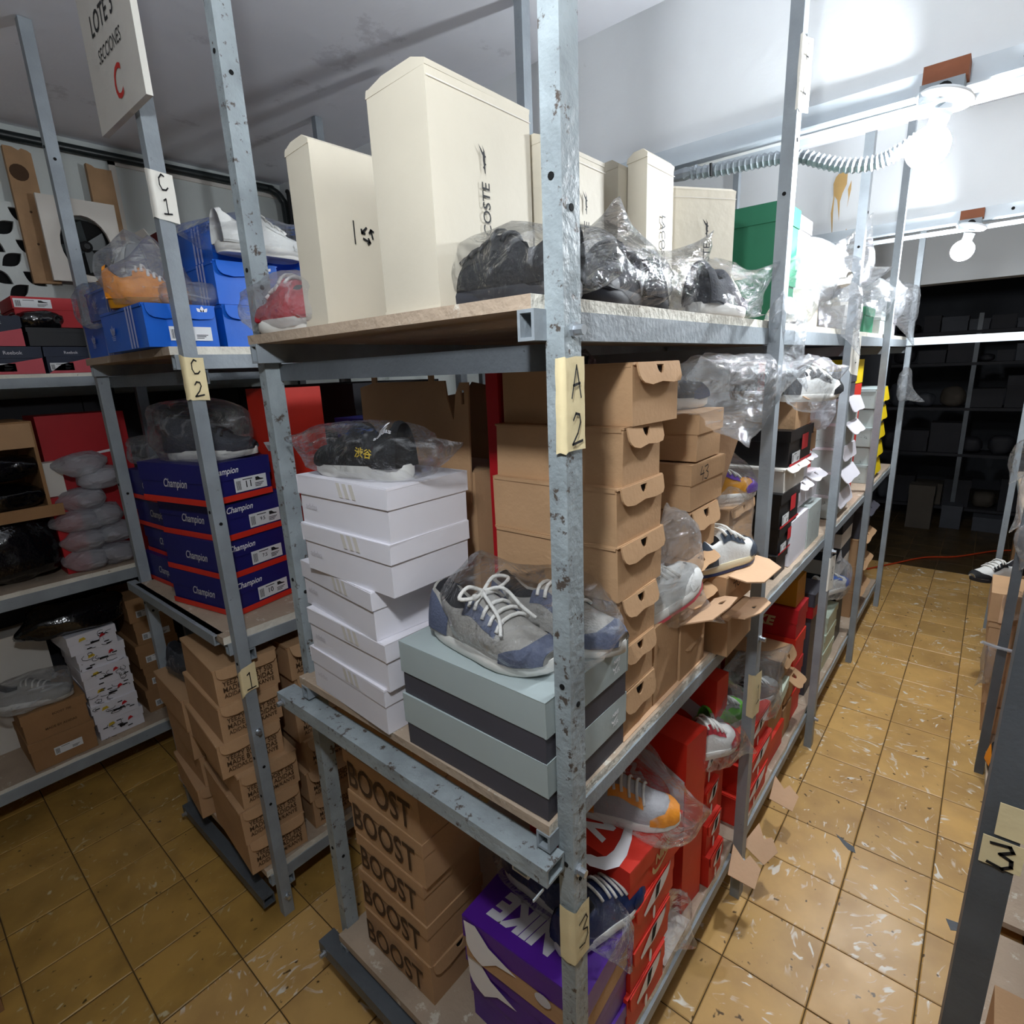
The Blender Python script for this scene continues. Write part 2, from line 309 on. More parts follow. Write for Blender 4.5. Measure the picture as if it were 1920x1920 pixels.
# ---------------------------------------------------------------- the room
HC = 12.25
XL, XR, YF, YB = -13.6, 5.2, -14., 33.
floor = struct(MB().box(XL-.3, XR+.3, YF-.3, YB+.3, -.5, -.014).build('floor', 'grout'))
def tile_mesh(name, m):
    b = MB(); g, c = .008, .02
    b.add([(g, g, -.1), (1-g, g, -.1), (1-g, 1-g, -.1), (g, 1-g, -.1), (g, g, -.008), (1-g, g, -.008), (1-g, 1-g, -.008), (g, 1-g, -.008), (c, c, 0), (1-c, c, 0), (1-c, 1-c, 0), (c, 1-c, 0)],
          [[0, 1, 5, 4], [1, 2, 6, 5], [2, 3, 7, 6], [3, 0, 4, 7], [4, 5, 9, 8], [5, 6, 10, 9], [6, 7, 11, 10], [7, 4, 8, 11], [8, 9, 10, 11]])
    return b.mesh(name, m)
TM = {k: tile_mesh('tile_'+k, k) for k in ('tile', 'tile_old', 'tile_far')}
shown = set()
for i in range(-2, 2):
    for j in range(-6, 20): shown.add((i, j))
for i in range(-13, -2):
    for j in range(-9, -3): shown.add((i, j))
for i in (-6, -5):
    for j in range(-3, 3): shown.add((i, j))
for (i, j) in sorted(shown):
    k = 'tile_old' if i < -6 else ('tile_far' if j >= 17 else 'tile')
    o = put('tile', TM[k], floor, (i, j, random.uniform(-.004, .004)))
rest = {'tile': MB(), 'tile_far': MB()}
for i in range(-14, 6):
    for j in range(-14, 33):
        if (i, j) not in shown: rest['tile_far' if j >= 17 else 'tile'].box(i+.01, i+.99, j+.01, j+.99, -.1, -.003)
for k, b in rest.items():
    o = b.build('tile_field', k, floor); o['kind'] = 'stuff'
# chipped corners showing the cement bed
def chip(x, y, pts):
    b = MB(); b.prism(pts, -.02, .004); o = b.build('chipped_patch', 'metal_dark', floor, (x, y, 0)); return o
chip(-.05, 1.95, [(-.22, .1), (-.05, .02), (.06, -.02), (.10, -.13), (.0, -.13), (-.08, -.06)])
chip(-8.98, -4.02, [(-.12, .1), (.05, .12), (.12, -.05), (.0, -.14), (-.1, -.04)])
chip(1.28, 1.3, [(-.08, .06), (.08, .09), (.12, -.02), (-.02, -.1)])
ceiling = struct(MB().box(XL-.3, XR+.3, YF-.3, YB+.3, HC, HC+.5).build('ceiling', 'ceiling'))
struct(MB().box(XL-.4, XL, YF, YB, 0, HC).build('wall_left', 'wall_left'))
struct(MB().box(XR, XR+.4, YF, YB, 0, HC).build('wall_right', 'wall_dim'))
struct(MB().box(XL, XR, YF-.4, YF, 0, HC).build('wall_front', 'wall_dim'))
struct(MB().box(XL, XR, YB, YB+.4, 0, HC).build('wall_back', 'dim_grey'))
for n, (y, zb) in enumerate(((1.4, 10.3), (9.0, 10.2), (-7.7, 10.3), (19.5, 9.9))):
    struct(MB().box(XL, XR, y, y+.8, zb, HC+.02).build('ceiling_beam', 'wall'))
# dried drips on the second beam
def blotch(F, pts, m): b = MB(); poly(b, F, pts, h=.01); return b.build('paint_drip', m, bpy.data.objects['ceiling_beam.001'])
def at_y(px, py, Y):      # a point of the photograph taken back to the plane y = Y
    R = cam.matrix_world.to_3x3(); d = R @ Vector(((px-960)/1046.34, -(py-960)/1046.34, -1)); c = Vector((.766, -6.8955, 7.5506)); t = (Y-c.y)/d.y; return c+d*t
def drip(px, m='stain'):
    q = [at_y(a, b_, 9.0) for a, b_ in px]; blotch(lambda a, b_, h=0: (a, 9.0-h, b_), [(p.x, p.z) for p in q], m)
drip([(1580, 318), (1590, 322), (1588, 345), (1580, 362), (1575, 378), (1573, 415), (1570, 375), (1565, 368), (1562, 400), (1560, 450), (1558, 400), (1563, 370), (1563, 345), (1568, 332)])
drip([(1597, 338), (1596, 355), (1592, 372), (1588, 390), (1591, 370), (1590, 355)]); drip([(1587, 428), (1589, 437), (1584, 447), (1583, 440)])
# rails along the underside of the first and second beam
def rail(label, y, zt, x0, x1):
    r = empty('metal_rail', (x0, y, zt), label=label, cat='rail')
    b = MB(); b.box(0, x1-x0, -.10, -.003, -.26, 0); b.box(0, x1-x0, -.18, -.10, -.26, -.235); b.build('channel', 'alu', r)
    b = MB(); b.box(0, x1-x0, -.12, -.0, -.40, -.33); b.build('conduit_strip', 'alu', r)
    for k in range(6):
        b = MB(); b.lathe([(.03, 0), (.03, .008)], 10, 0, (0, -1, 0), (x1-x0-1.2-k*.62-(k % 2)*.2, -.10, -.11)); b.build('bolt_hole', 'hole', r)
    return r
rail('pale metal channel rail with holes along the lower edge of the near white beam', 1.4, 10.42, -5.2, 5.1)
rail('thin bright metal rail along the lower edge of the far white beam', 9.0, 10.33, -5.5, 5.1)
def lamp(label, x, y, z, tilt, glowm='lamp_glow'):
    r = empty('bulb_lamp', (x, y, z), label=label, cat='lamp', group='bare bulb lamps hung from the beams')
    ax = Vector(tilt).normalized(); top = Vector((.03, 0, .50))
    b = MB(); b.box(-.16, .22, -.12, .12, .62, .80); b.build('wood_block', 'wood_red', r)
    b = MB(); b.box(-.17, .2, -.17, .1, .44, .62); jb = b.build('junction_box', 'metal', r)
    b = MB(); b.lathe([(.07, 0), (.07, .012)], 14, 0, (0, -1, 0), (.04, -.17, .53)); b.build('knockout', 'hole', jb)
    b = MB(); b.lathe([(.13, .0), (.24, -.02), (.27, -.05), (.24, -.08), (.11, -.09)], 24, 0, -ax*-1, (.03, -.02, .44)); b.build('lamp_holder_disc', 'plastic_white', r, smooth=True)
    b = MB(); c = Vector((.03, -.02, .36)); b.lathe([(.1, 0), (.085, .08), (.088, .12), (.094, .143)], 20, 0, ax, c); b.build('bulb_base', 'plastic_white', r, smooth=True)
    prof = [(.09, .143)] + [(.2*math.sin(math.radians(d)), .32-.2*math.cos(math.radians(d))) for d in range(28, 180, 12)] + [(.01, .52)]
    b = MB(); b.lathe(prof, 24, 0, ax, c); b.build('bulb_dome', glowm, r, smooth=True)
    return r
lamp('lit white bulb hanging under the near white beam beside the flexible conduit', -.05, 1.16, 9.58, (-.25, -.15, -1))
lamp('lit bulb further back, hanging under the far beam above the dark aisle end', -.05, 8.76, 9.48, (-.25, -.1, -1))
lamp('lit bulb hanging under the beam overhead, nearest the camera', -.05, -6.72, 9.62, (-.1, .0, -1), 'lamp_glow_weak')
# flexible steel conduit
pts = [at_y(a, b, 1.2) for a, b in ((1262, 332), (1300, 325), (1350, 318), (1400, 308), (1450, 298), (1500, 294), (1545, 304), (1590, 311), (1640, 305), (1680, 288), (1722, 260))]
def spline(ps, n):
    o = []; ps = [Vector(p) for p in ps]
    for i in range(len(ps)-1):
        p0, p1, p2, p3 = ps[max(i-1, 0)], ps[i], ps[i+1], ps[min(i+2, len(ps)-1)]
        for k in range(n):
            t = k/n; o.append(.5*((2*p1)+(p2-p0)*t+(2*p0-5*p1+4*p2-p3)*t*t+(3*p1-p0-3*p2+p3)*t**3))
    return o+[ps[-1]]
sp = spline([(-6.5, 1.28, 10.05)] + pts, 9)
b = MB(); b.tube(sp, .075, 8, rf=lambda t: 1+.13*(-1)**int(round(t*(len(sp)-1))))
tag(b.build('flexible_conduit', 'metal'), 'ribbed flexible steel conduit running under the near beam to the bulb', 'conduit')
b = MB(); b.tube([at_y(1333, y_, 1.1) for y_ in (306, 315, 330)], .02, 6); tag(b.build('cable_tie', 'rubber_black'), 'thin black tie around the flexible conduit', 'tie')
b = MB(); b.tube(spline([(XL+.14, -13, 12.0), (XL+.14, -4, 12.02), (XL+.14, .6, 12.08), (XL+.2, 1.05, 12.05), (XL+.3, 1.25, 11.85), (XL+.32, 1.3, 11.4), (XL+.32, 1.3, 8.6)], 8), .085, 8)
wc = tag(b.build('wall_conduit', 'plastic_dark', smooth=True), 'black conduit running along the top of the left wall and down its corner', 'conduit')
b = MB(); b.tube(spline([(XL+.5, 1.3, 12.0), (XL+.55, 1.3, 11.6), (XL+.52, 1.3, 8.6)], 8), .05, 6); tag(b.build('wall_cable', 'rubber_black', smooth=True), 'thin black cable hanging beside the conduit in the wall corner', 'cable')
b = MB(); b.tube(spline([(-1.9, 15.7, .03), (-1.2, 16.9, .03), (-.4, 18.2, .03), (.5, 18.9, .03), (1.6, 20.4, .03), (2.4, 21, .03)], 8), .03, 6)
tag(b.build('extension_cord', 'cord_red', smooth=True), 'thin red cord lying across the floor at the aisle end', 'cord')
# things on the left wall
def plank(label, y0, y1, z0, z1):
    b = MB(); n = 6; out = [(y0, z0), (y1+.03, z0+.02)] + [(y1+(y0-y1)*k/n+.02*(k % 2), z1+random.uniform(-.04, .04)) for k in range(n+1)]
    b.prism(out, 0, .12, lambda a, c, h: (XL+.13+h, a, c)); o = tag(b.build('wooden_plank', 'wood', fix=True), label, 'plank')
    for k in range(2):
        q = MB(); q.lathe([(.02, 0), (.02, .012)], 8, 0, (1, 0, 0), (XL+.25, y0+.2, z0+.7+k*.55)); q.build('nail', 'ink_brown', o)
    return o
pk = plank('brown wooden plank with a large dark knot, fixed upright on the left wall', -4.02, -3.62, 9.5, 11.78)
q = MB(); q.lathe([(.14, 0), (.14, .008)], 16, 0, (1, 0, 0), (XL+.252, -3.86, 11.4)); q.build('knot', 'ink_brown', pk)
plank('brown wooden plank fixed upright on the left wall beside the grey cover strip', -2.78, -2.36, 9.2, 11.76)
b = MB(); b.box(XL+.002, XL+.05, -2.3, 1.3, 9, 11.95); struct(b.build('wall_panel', 'wall_left'))
b = MB(); b.box(XL+.05, XL+.09, -2.34, -2.22, 8.6, 11.98); b.box(XL+.05, XL+.09, -2.34, 1.3, 11.9, 11.98); struct(b.build('trim_1', 'off_card'))
r = empty('exhaust_fan', (XL+.38, -3.25, 10.3), label='pale square fan panel with a sooty black round opening on the left wall', cat='fan')
vs, fs = plate([(-.5, -.75), (.75, -.75), (.75, .75), (-.5, .75)], [[(.15+.42*math.cos(a), -.08+.55*math.sin(a)) for a in [2*PI*i/24 for i in range(24)]]], .08)
b = MB(); b.add([(c, a, e) for a, e, c in vs], fs); b.build('panel', 'off_card', r, fix=True)
b = MB(); b.lathe([(.5, -.1), (.5, -.05)], 24, 0, (1, 0, 0), (0, .15, -.08)); b.build('dark_opening', 'hole', r)
for k in range(4):
    a = k*PI/2+.4; b = MB(); b.prism([(0, -.05), (.36, -.16), (.38, .1), (0, .05)], 0, .02, lambda p, q_, h, a=a: (-.03+h+q_*.2, .15+rot2(p, q_, a)[0], -.08+rot2(p, q_, a)[1]*1.2)); b.build('blade', 'plastic_dark', r)
b = MB(); b.lathe([(.1, 0), (.1, .09), (.05, .12)], 14, 0, (1, 0, 0), (-.04, .15, -.08)); b.build('hub', 'rubber_black', r)
# pierced ventilation block
r = empty('vent_block', (XL+.02, -4.35, 9.9), label='white pierced concrete vent block with leaf-shaped dark openings', cat='vent')
holes = []
for iy in range(-3, 1):
    for iz in range(-1, 2):
        for d, (oy, oz) in ((.65, (0, .0)), (-.65, (.28, .24))):
            cy_, cz_ = iy*.5+.1+oy, iz*.55+oz
            lf = [(t, .11*math.sin(PI*(t+.2)/.4)) for t in [-.2+.4*i/8 for i in range(9)]]; lf = lf + [(a, -c) for a, c in lf[-2:0:-1]]
            holes.append([(cy_+rot2(a, c, d)[0], cz_+rot2(a, c, d)[1]) for a, c in lf])
vs, fs = plate([(-1.75, -.95), (.62, -.95), (.62, 1.0), (-1.75, 1.0)], holes, .09)
b = MB(); b.add([(c+.03, a, e) for a, e, c in vs], fs); b.build('pierced_face', 'wall_left', r, fix=True)
b = MB(); b.box(0, .02, -1.75, .62, -.95, 1.0); b.build('dark_void', 'hole', r)
# ---------------------------------------------------------------- shelving racks
class Thing:
    def __init__(s, name, org, label, cat, group=None, rot=(0, 0, 0)):
        s.o = Vector(org); s.r = empty(name, org, rot, label, cat, group)
    def part(s, name, mb, mats, parent=None, smooth=False, fix=False):
        mb.v = [(v[0]-s.o.x, v[1]-s.o.y, v[2]-s.o.z) for v in mb.v]
        return mb.build(name, mats, parent or s.r, smooth=smooth, fix=fix)
def post(R, x, y, z1=HC-.01, z0=0., m='metal', w=.13, d=.17, holes=()):
    b = MB(); b.hollow(x-w/2, x+w/2, y-d/2, y+d/2, z0, z1, 'z', .02); o = R.part('post', b, m)
    for k, (f, z) in enumerate(holes):
        q = MB()
        if f == 'x': q.lathe([(.02, 0), (.02, .006)], 10, 0, (1, 0, 0), (x+w/2, y, z))
        else: q.lathe([(.02, 0), (.02, .006)], 10, 0, (0, -1, 0), (x, y-d/2, z))
        R.part('bolt_hole', q, 'hole', o)
    return o
def bolt(R, x, y, z, ax, parent=None):
    b = MB(); b.lathe([(.045, 0), (.045, .02), (.03, .02), (.03, .07)], 8, 0, ax, (x, y, z)); return R.part('bolt', b, 'steel', parent)
def bar(R, name, x0, x1, y0, y1, z0, z1, axis, m='metal'):
    b = MB(); b.hollow(x0, x1, y0, y1, z0, z1, axis, .02); return R.part(name, b, m)
def board(R, x0, x1, y0, y1, z0, z1):
    b = MB(); n = 14; top = []
    # wavy worn front edges on the two long sides
    def edge(xa, sgn): return [(xa+sgn*random.uniform(0, .025), y0+(y1-y0)*i/n) for i in range(n+1)]
    e = edge(x1, -1)+edge(x0, 1)[::-1]
    b.prism(e, z0, z1); o = R.part('shelf_board', b, ['board', 'board_edge'], fix=True)
    o.data.polygons.foreach_set('material_index', [1 if abs(f.normal.x) > .6 else 0 for f in o.data.polygons]); return o
H = lambda *zs: [('x', z) for z in zs] + [('y', z+.15) for z in zs]
# rack A, along the bright aisle
A = Thing('shelving_rack', (-2.9, 4, 0), 'grey steel shelving rack in the middle, loaded with shoeboxes along the bright aisle', 'rack')
AY = [-4.13, .0, 4.15, 8.22, 12.4]
for i, y in enumerate(AY):
    for x in (-1.165, -4.62):
        post(A, x, y, m='metal_worn' if i == 0 else 'metal', holes=H(8.38, 5.35, 10.1, 3.9, 1.9) if i == 0 else ([('x', 9.7), ('y', 9.2), ('x', 3.5)] if i < 3 else ()))
for z0, z1, bt in ((7.70, 7.87, 7.95), (4.2, 4.34, 4.42), (.58, .74, .84)):
    for k in range(4):
        y0, y1 = AY[k]-(.2 if k == 0 else 0), AY[k+1]
        for xa in (-1.34, -4.55): bar(A, 'side_beam', xa, xa+.12, y0+(0 if k == 0 else .1), y1-.1, z0, z1, 'y')
        board(A, -4.6, -1.225 if z0 > 1 else -1.24, y0+.01, y1+.0, z1, bt)
    for k in range(1, 5): bar(A, 'cross_beam', -4.55, -1.24, AY[k]+.09, AY[k]+.2, z0-.17, z0-.01, 'x')
bar(A, 'cross_beam', -4.62, -1.23, -4.07, -3.93, 7.53, 7.69, 'x', 'metal_dark')
eb = bar(A, 'end_beam', -4.92, -1.17, -4.44, -4.23, 4.02, 4.17, 'x', 'metal_worn'); bolt(A, -4.8, -4.44, 4.09, (0, -1, 0), eb); bolt(A, -1.1, -4.16, 4.0, (1, 0, 0), eb)
eb = bar(A, 'end_beam', -4.85, -1.2, -4.46, -4.24, .50, .67, 'x', 'metal_dark'); bolt(A, -4.72, -4.46, .58, (0, -1, 0), eb)
b = MB(); b.box(-1.24, -1.23, -4.52, -4.4, 3.93, 3.95); b.hollow(-1.62, -1.46, -4.30, -4.06, 3.78, 3.92, 'y', .015); A.part('cut_bracket', b, 'alu', eb)
bolt(A, -1.1, -4.12, 7.75, (1, 0, 0)); 
for i in (1, 2): bolt(A, -1.1, AY[i], 4.1, (1, 0, 0)); bolt(A, -1.1, AY[i], .62, (1, 0, 0))
# cross tie between the two racks at the far end of the aisle
tie = Thing('tie_bar', (0, 12.4, 7.8), 'pale square steel bar tying the two racks across the far aisle', 'bar'); bar(tie, 'tube', -1.3, 1.42, 12.24, 12.32, 7.72, 7.92, 'x', 'alu')
# rack C, left of it
Cr = Thing('shelving_rack', (-7.8, 0, 0), 'grey steel shelving rack left of the middle rack, holding blue boxes on top', 'rack')
CY = [-4.26, .0, 4.15]
for i, y in enumerate(CY):
    for x in (-6.165, -9.55): post(Cr, x, y, HC-.01 if i == 0 or x < -9 else 11.8, m='metal', d=.15, holes=H(5.9, 10.6, 3.9, 2.5, 1.9) if i == 0 else ())
for z0, z1, bt in ((7.70, 7.86, 7.95), (4.16, 4.32, 4.42), (.50, .68, .78)):
    for k in range(2):
        y0, y1 = CY[k]-(.16 if k == 0 else 0), CY[k+1]
        for xa in (-6.34, -9.5): bar(Cr, 'side_beam', xa, xa+.11, y0+(.04 if k == 0 else .1), y1-.1, z0, z1, 'y')
        board(Cr, -9.5, -6.235, y0, y1, z1, bt)
    bar(Cr, 'cross_beam', -9.48, -6.24, -4.18, -4.05, z0-.17, z0-.01, 'x', 'metal_dark' if z0 > 7 else 'metal')
eb = bar(Cr, 'end_beam', -9.75, -6.42, -4.47, -4.345, 4.28, 4.42, 'x', 'metal'); bolt(Cr, -6.1, -4.26, 3.05, (1, 0, 0))
eb = bar(Cr, 'end_beam', -9.25, -6.3, -4.52, -4.35, .17, .33, 'x', 'metal_dark'); bolt(Cr, -9.1, -4.52, .25, (0, -1, 0), eb); bolt(Cr, -6.1, -4.26, .33, (1, 0, 0))
# rack D, against the left wall
Dr = Thing('shelving_rack', (-12.4, -1, 0), 'grey steel shelving rack against the left wall, in shadow', 'rack')
DY = [-8.5, -3.2, 1.2]
for i, y in enumerate(DY):
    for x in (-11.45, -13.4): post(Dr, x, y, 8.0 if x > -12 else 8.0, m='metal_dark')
for z0, z1, bt in ((7.58, 7.74, 7.80), (4.0, 4.2, 4.28), (.66, .86, .93)):
    for k in range(2):
        y0, y1 = DY[k], DY[k+1]
        for xa in (-11.42, -13.5): bar(Dr, 'side_beam', xa, xa+.12, y0+.1, y1-.1, z0, z1, 'y')
        board(Dr, -13.5, -11.31, y0, y1, z1, bt)
# rack E, right of the aisle, and the post nearest the camera
Er = Thing('shelving_rack', (2.6, 8, 0), 'grey steel shelving rack on the right side of the aisle', 'rack')
EY = [5.2, 12.4]
for y in EY + [1.15]:
    for x in (1.46, 4.4):
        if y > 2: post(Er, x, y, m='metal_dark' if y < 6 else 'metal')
for z0, z1, bt in ((7.66, 7.82, 7.93), (4.2, 4.34, 4.44), (.3, .42, .5)):
    for y0, y1 in ((1.2, 5.2), (5.2, 12.4)):
        for xa in (1.52, 4.3): bar(Er, 'side_beam', xa, xa+.12, y0+.1, y1-.1, z0, z1, 'y')
        board(Er, 1.50, 4.4, y0, y1, z1, bt)
Fr = Thing('shelving_rack', (2.2, -.5, 0), 'dark grey steel rack post and shelf at the lower right corner, nearest the camera', 'rack')
for y in (-2.55,):
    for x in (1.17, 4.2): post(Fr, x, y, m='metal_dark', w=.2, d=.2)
for z0, z1, bt in ((.18, .30, .38), (4.2, 4.34, 4.44), (7.66, 7.82, 7.93)):
    for xa in (1.34, 4.0): bar(Fr, 'side_beam', xa, xa+.12, -2.45, .9, z0, z1, 'y')
    board(Fr, 1.33, 4.1, -2.6, 1.1, z1, bt)
# ---------------------------------------------------------------- paper tags and the hanging sign
GLY = {'A': [[(-.4, -.5), (.0, .5), (.35, -.5)], [(-.28, -.12), (.28, -.05)]], '2': [[(-.3, .3), (-.1, .5), (.2, .45), (.28, .2), (.05, -.15), (-.4, -.5), (.45, -.42)]],
       'C': [[(.2, .4), (-.02, .5), (-.28, .25), (-.3, -.15), (-.12, -.45), (.2, -.45), (.4, -.3)]], '1': [[(-.15, .4), (.05, .5), (.05, -.45)], [(-.3, -.45), (.4, -.42)]],
       '3': [[(-.3, .42), (.2, .5), (.3, .32), (-.02, .08), (.3, -.05), (.32, -.3), (.1, -.5), (-.3, -.42)]], '4': [[(-.1, .5), (-.35, -.05), (.3, -.02)], [(.15, .2), (.1, -.5)]], '8': [arc(0, .24, .22, .24, 90, 450), arc(0, -.25, .28, .26, 90, 450)], 'B': [[(-.25, .5), (-.28, -.5)], [(-.25, .5), (.2, .4), (.15, .1), (-.25, .02), (.3, -.1), (.25, -.42), (-.28, -.5)]]}
def paper(label, xo, y0, y1, z0, z1, chars, m='paper', left=.1, over=.0, skew=0.):
    """sheet taped round the corner of a post: xo = outer x face, y0..y1 = that face, left = part on the -y face"""
    t = Thing('paper_tag', (xo, (y0+y1)/2, z0), label, 'tag', 'handwritten paper tags on posts')
    b = MB(); cols = [(xo-left, y0-.014), (xo-left*.5, y0-.018), (xo+.004, y0-.010), (xo+.008, y0+.006), (xo+.010, (y0+y1)/2), (xo+.008+over*.6, y1+over-.006)]
    nz = 6; g = []
    for i in range(nz+1):
        f = i/nz
        for k, (x, y) in enumerate(cols):
            z = z0+(z1-z0)*f + (skew*(k/5-.5) if i in (0, nz) else 0) + random.uniform(-.01, .01)
            g.append((x+random.uniform(0, .006), y-random.uniform(0, .006) if k < 3 else y, z))
    b.add(g, [[i*6+k, i*6+k+1, (i+1)*6+k+1, (i+1)*6+k] for i in range(nz) for k in range(5)])
    s = t.part('sheet', b, m, smooth=True)
    n = len(chars); hh = (z1-z0)/n
    for k, c in enumerate(chars):
        q = MB(); F = frame('x', (xo+.012+over*.3, (y0+y1)/2+over*.3, z1-hh*(k+.5)))
        strokes(q, F, GLY[c], .016, (0, 0), min(hh*.66, .26)); q.v = [(v[0], (v[1]-(y0+y1)/2)*.7+(y0+y1)/2, v[2]) for v in q.v]
        t.part('lettering', q, 'ink', s)
    return t
paper('creased cream paper tag reading A 2, taped to the front post', -1.1, -4.215, -4.045, 7.06, 7.60, 'A2', over=.012, left=.06)
paper('creased cream paper tag reading 3, taped low on the front post', -1.1, -4.215, -4.045, 3.16, 3.66, '3', over=.01, left=.125)
paper('white paper tag reading C 1 on the left rack post below the sign', -6.1, -4.335, -4.185, 9.22, 9.68, 'C1', 'paper_white', over=.045, left=.1, skew=-.06)
paper('cream paper tag reading C 2 on the left rack post', -6.1, -4.335, -4.185, 7.36, 7.84, 'C2', over=.04, left=.1, skew=-.03)
paper('small folded cream paper scrap stuck on the left rack post', -6.1, -4.335, -4.185, 3.62, 3.98, '1', over=.03, left=.07, skew=.12)
paper('pale paper tag taped high on the second post of the middle rack', -1.1, -.08, .08, 9.95, 10.6, 'A4', 'paper_white', over=.06, left=.02)
paper('pale paper tag curling off the third post of the middle rack, shelf height', -1.1, 4.07, 4.23, 7.25, 7.95, 'B4', 'paper_white', over=.1, left=.02, skew=-.1)
paper('yellowed paper tag low on the second post of the middle rack', -1.1, -.08, .08, 3.0, 3.62, '1', over=.03, left=.08)
paper('pale paper tag on the third post of the middle rack, below its middle shelf', -1.1, 4.07, 4.23, 3.35, 4.0, '3', 'paper_white', over=.06, left=.02)
t = Thing('paper_tag', (1.1, -2.6, 4.5), 'cream paper tag reading 3 on the dark post at the lower right', 'tag', 'handwritten paper tags on posts')
b = MB(); b.box(1.09, 1.30, -2.672, -2.664, 4.26, 4.47); s = t.part('sheet', b, 'paper'); b = MB(); strokes(b, frame('y', (1.19, -2.675, 4.36)), GLY['3'], .022, sc=.18); t.part('lettering', b, 'ink', s)
b = MB(); b.box(1.14, 1.30, -2.672, -2.664, 4.5, 4.74); t.part('torn_sheet', b, 'paper')
t = Thing('hanging_sign', (-6.2, -4.42, 10.1), 'white board sign reading LOTE 3 SECCIONES C at the top of the left rack post', 'sign')
b = MB(); b.box(-6.88, -5.54, -4.46, -4.40, 10.14, 11.5); s = t.part('board', b, ['sign_card', 'paper_white'])
s.data.polygons.foreach_set('material_index', [0, 0, 0, 0, 0, 1])
F = frame('y', (-6.25, -4.46, 10.8))
b = MB(); text(b, F, 'LOTE 3', .66, (-.02, .22), 0, .01, .1, 1.2); t.part('lettering', b, 'ink', s)
b = MB(); text(b, F, 'SECCIONES', .66, (.05, -.06), 0, 0, .15, 1.3); t.part('lettering', b, 'ink', s)
b = MB(); text(b, F, 'C', .22, (.12, -.38), 0, .01, .1, 1.2); t.part('lettering', b, 'ink_red', s)
# ---------------------------------------------------------------- shoeboxes
def half_moon(cx, cy, r, n=8): return [(cx+r*math.cos(PI+PI*i/n), cy+1.25*r*math.sin(PI+PI*i/n)) for i in range(n+1)]
def lid_mesh(lx, ly, h, lh, ov=.014):
    """tray lid: top sheet with four skirts"""
    b = MB(); a, c = lx/2+ov, ly/2+ov; th = .012
    b.box(-a, a, -c, c, h-.004, h+.012, jit=.004)
    for x0, x1, y0, y1 in ((-a, -a+th, -c, c), (a-th, a, -c, c), (-a, a, -c, -c+th), (-a, a, c-th, c)): b.box(x0, x1, y0, y1, h-lh, h+.004, jit=.003)
    return b
def shoebox(label, x0, x1, y0, y1, z, h, body, style='lid', lid=None, lh=.3, rot=0., tilt=(0, 0), group=None, deco=None, flap=.35, open_=0., hole=True, cat='shoebox', name='shoebox', flapm=None):
    """box with its front end towards +x; style lid = separate tray lid, flap = one-piece card box whose lid tucks down over the front, plain = closed carton"""
    lx, ly = x1-x0, y1-y0
    r = empty(name, ((x0+x1)/2, (y0+y1)/2, z), (tilt[0], tilt[1], math.radians(rot)), label, cat, group)
    b = MB(); b.box(-lx/2, lx/2, -ly/2, ly/2, 0, h-(.0 if style == 'plain' else .006), jit=.006)
    bd = b.build('body', body, r)
    parts = {'body': bd, 'root': r, 'lx': lx, 'ly': ly, 'h': h, 'off': 0.}
    lid = lid or body
    if style == 'lid':
        parts['lid'] = lid_mesh(lx, ly, h, lh*h).build('lid', lid, r); parts['off'] = .016
    elif style == 'flap':
        b = MB(); a, c = lx/2+.006, ly/2+.006
        b.box(-a, a, -c, c, h-.006, h+.012, jit=.005)
        b.box(-a+.02, a-.02, -c-.006, -c+.008, h*(1-flap*.15), h, jit=.003)
        ld = b.build('lid', lid, r); parts['lid'] = ld
        fh = flap*h; w_ = ly*.94; cr = min(.11, fh*.6)
        out = [(w_/2, 0), (-w_/2, 0), (-w_/2, -fh+cr)] + [(-w_/2+cr-cr*math.cos(t), -fh+cr-cr*math.sin(t)) for t in (.4, .8, 1.2, PI/2)] + [(-w_/4, -fh-.012), (0, -fh+.006), (w_/4, -fh-.008)] + [(w_/2-cr*.4, -fh), (w_/2, -fh+cr*.4)]
        hl = [half_moon(0., -.02, min(.07, fh*.36))] if hole else []
        vs, fs = plate(out, hl, .014)
        b = MB(); ca, sa = math.cos(open_+.10), math.sin(open_+.10)
        b.add([(a+.004+c_*ca-q*sa, p, h+.008+q*ca+c_*sa) for p, q, c_ in [(v.x, v.y, v.z) for v in vs]], fs)
        parts['flap'] = b.build('front_flap', flapm or lid, ld, fix=True)
        parts['off'] = .03
        if hole:
            b = MB(); F = frame('x', (lx/2+.004, 0, h)); poly(b, F, half_moon(0, -.02, min(.075, fh*.4)), h=.001); b.build('finger_hole', 'hole', bd)
    if deco: deco(parts)
    return r
def F_of(p, face, off=None):
    o = p['off'] if off is None else off; lx, ly, h = p['lx'], p['ly'], p['h']
    return {'x': frame('x', (lx/2+o, 0, h/2)), 'y': frame('y', (0, -ly/2-o, h/2)), 'z': frame('z', (0, 0, h+.013)), 'zx': frame('zx', (0, 0, h+.013))}[face]
def D(p, fn, m, name='print', face='x', off=None, parent='root'):
    b = MB(); fn(b, F_of(p, face, off)); return b.build(name, m, p.get(parent) or p['root'])
def rect(a0, a1, b0, b1): return [(a0, b0), (a1, b0), (a1, b1), (a0, b1)]
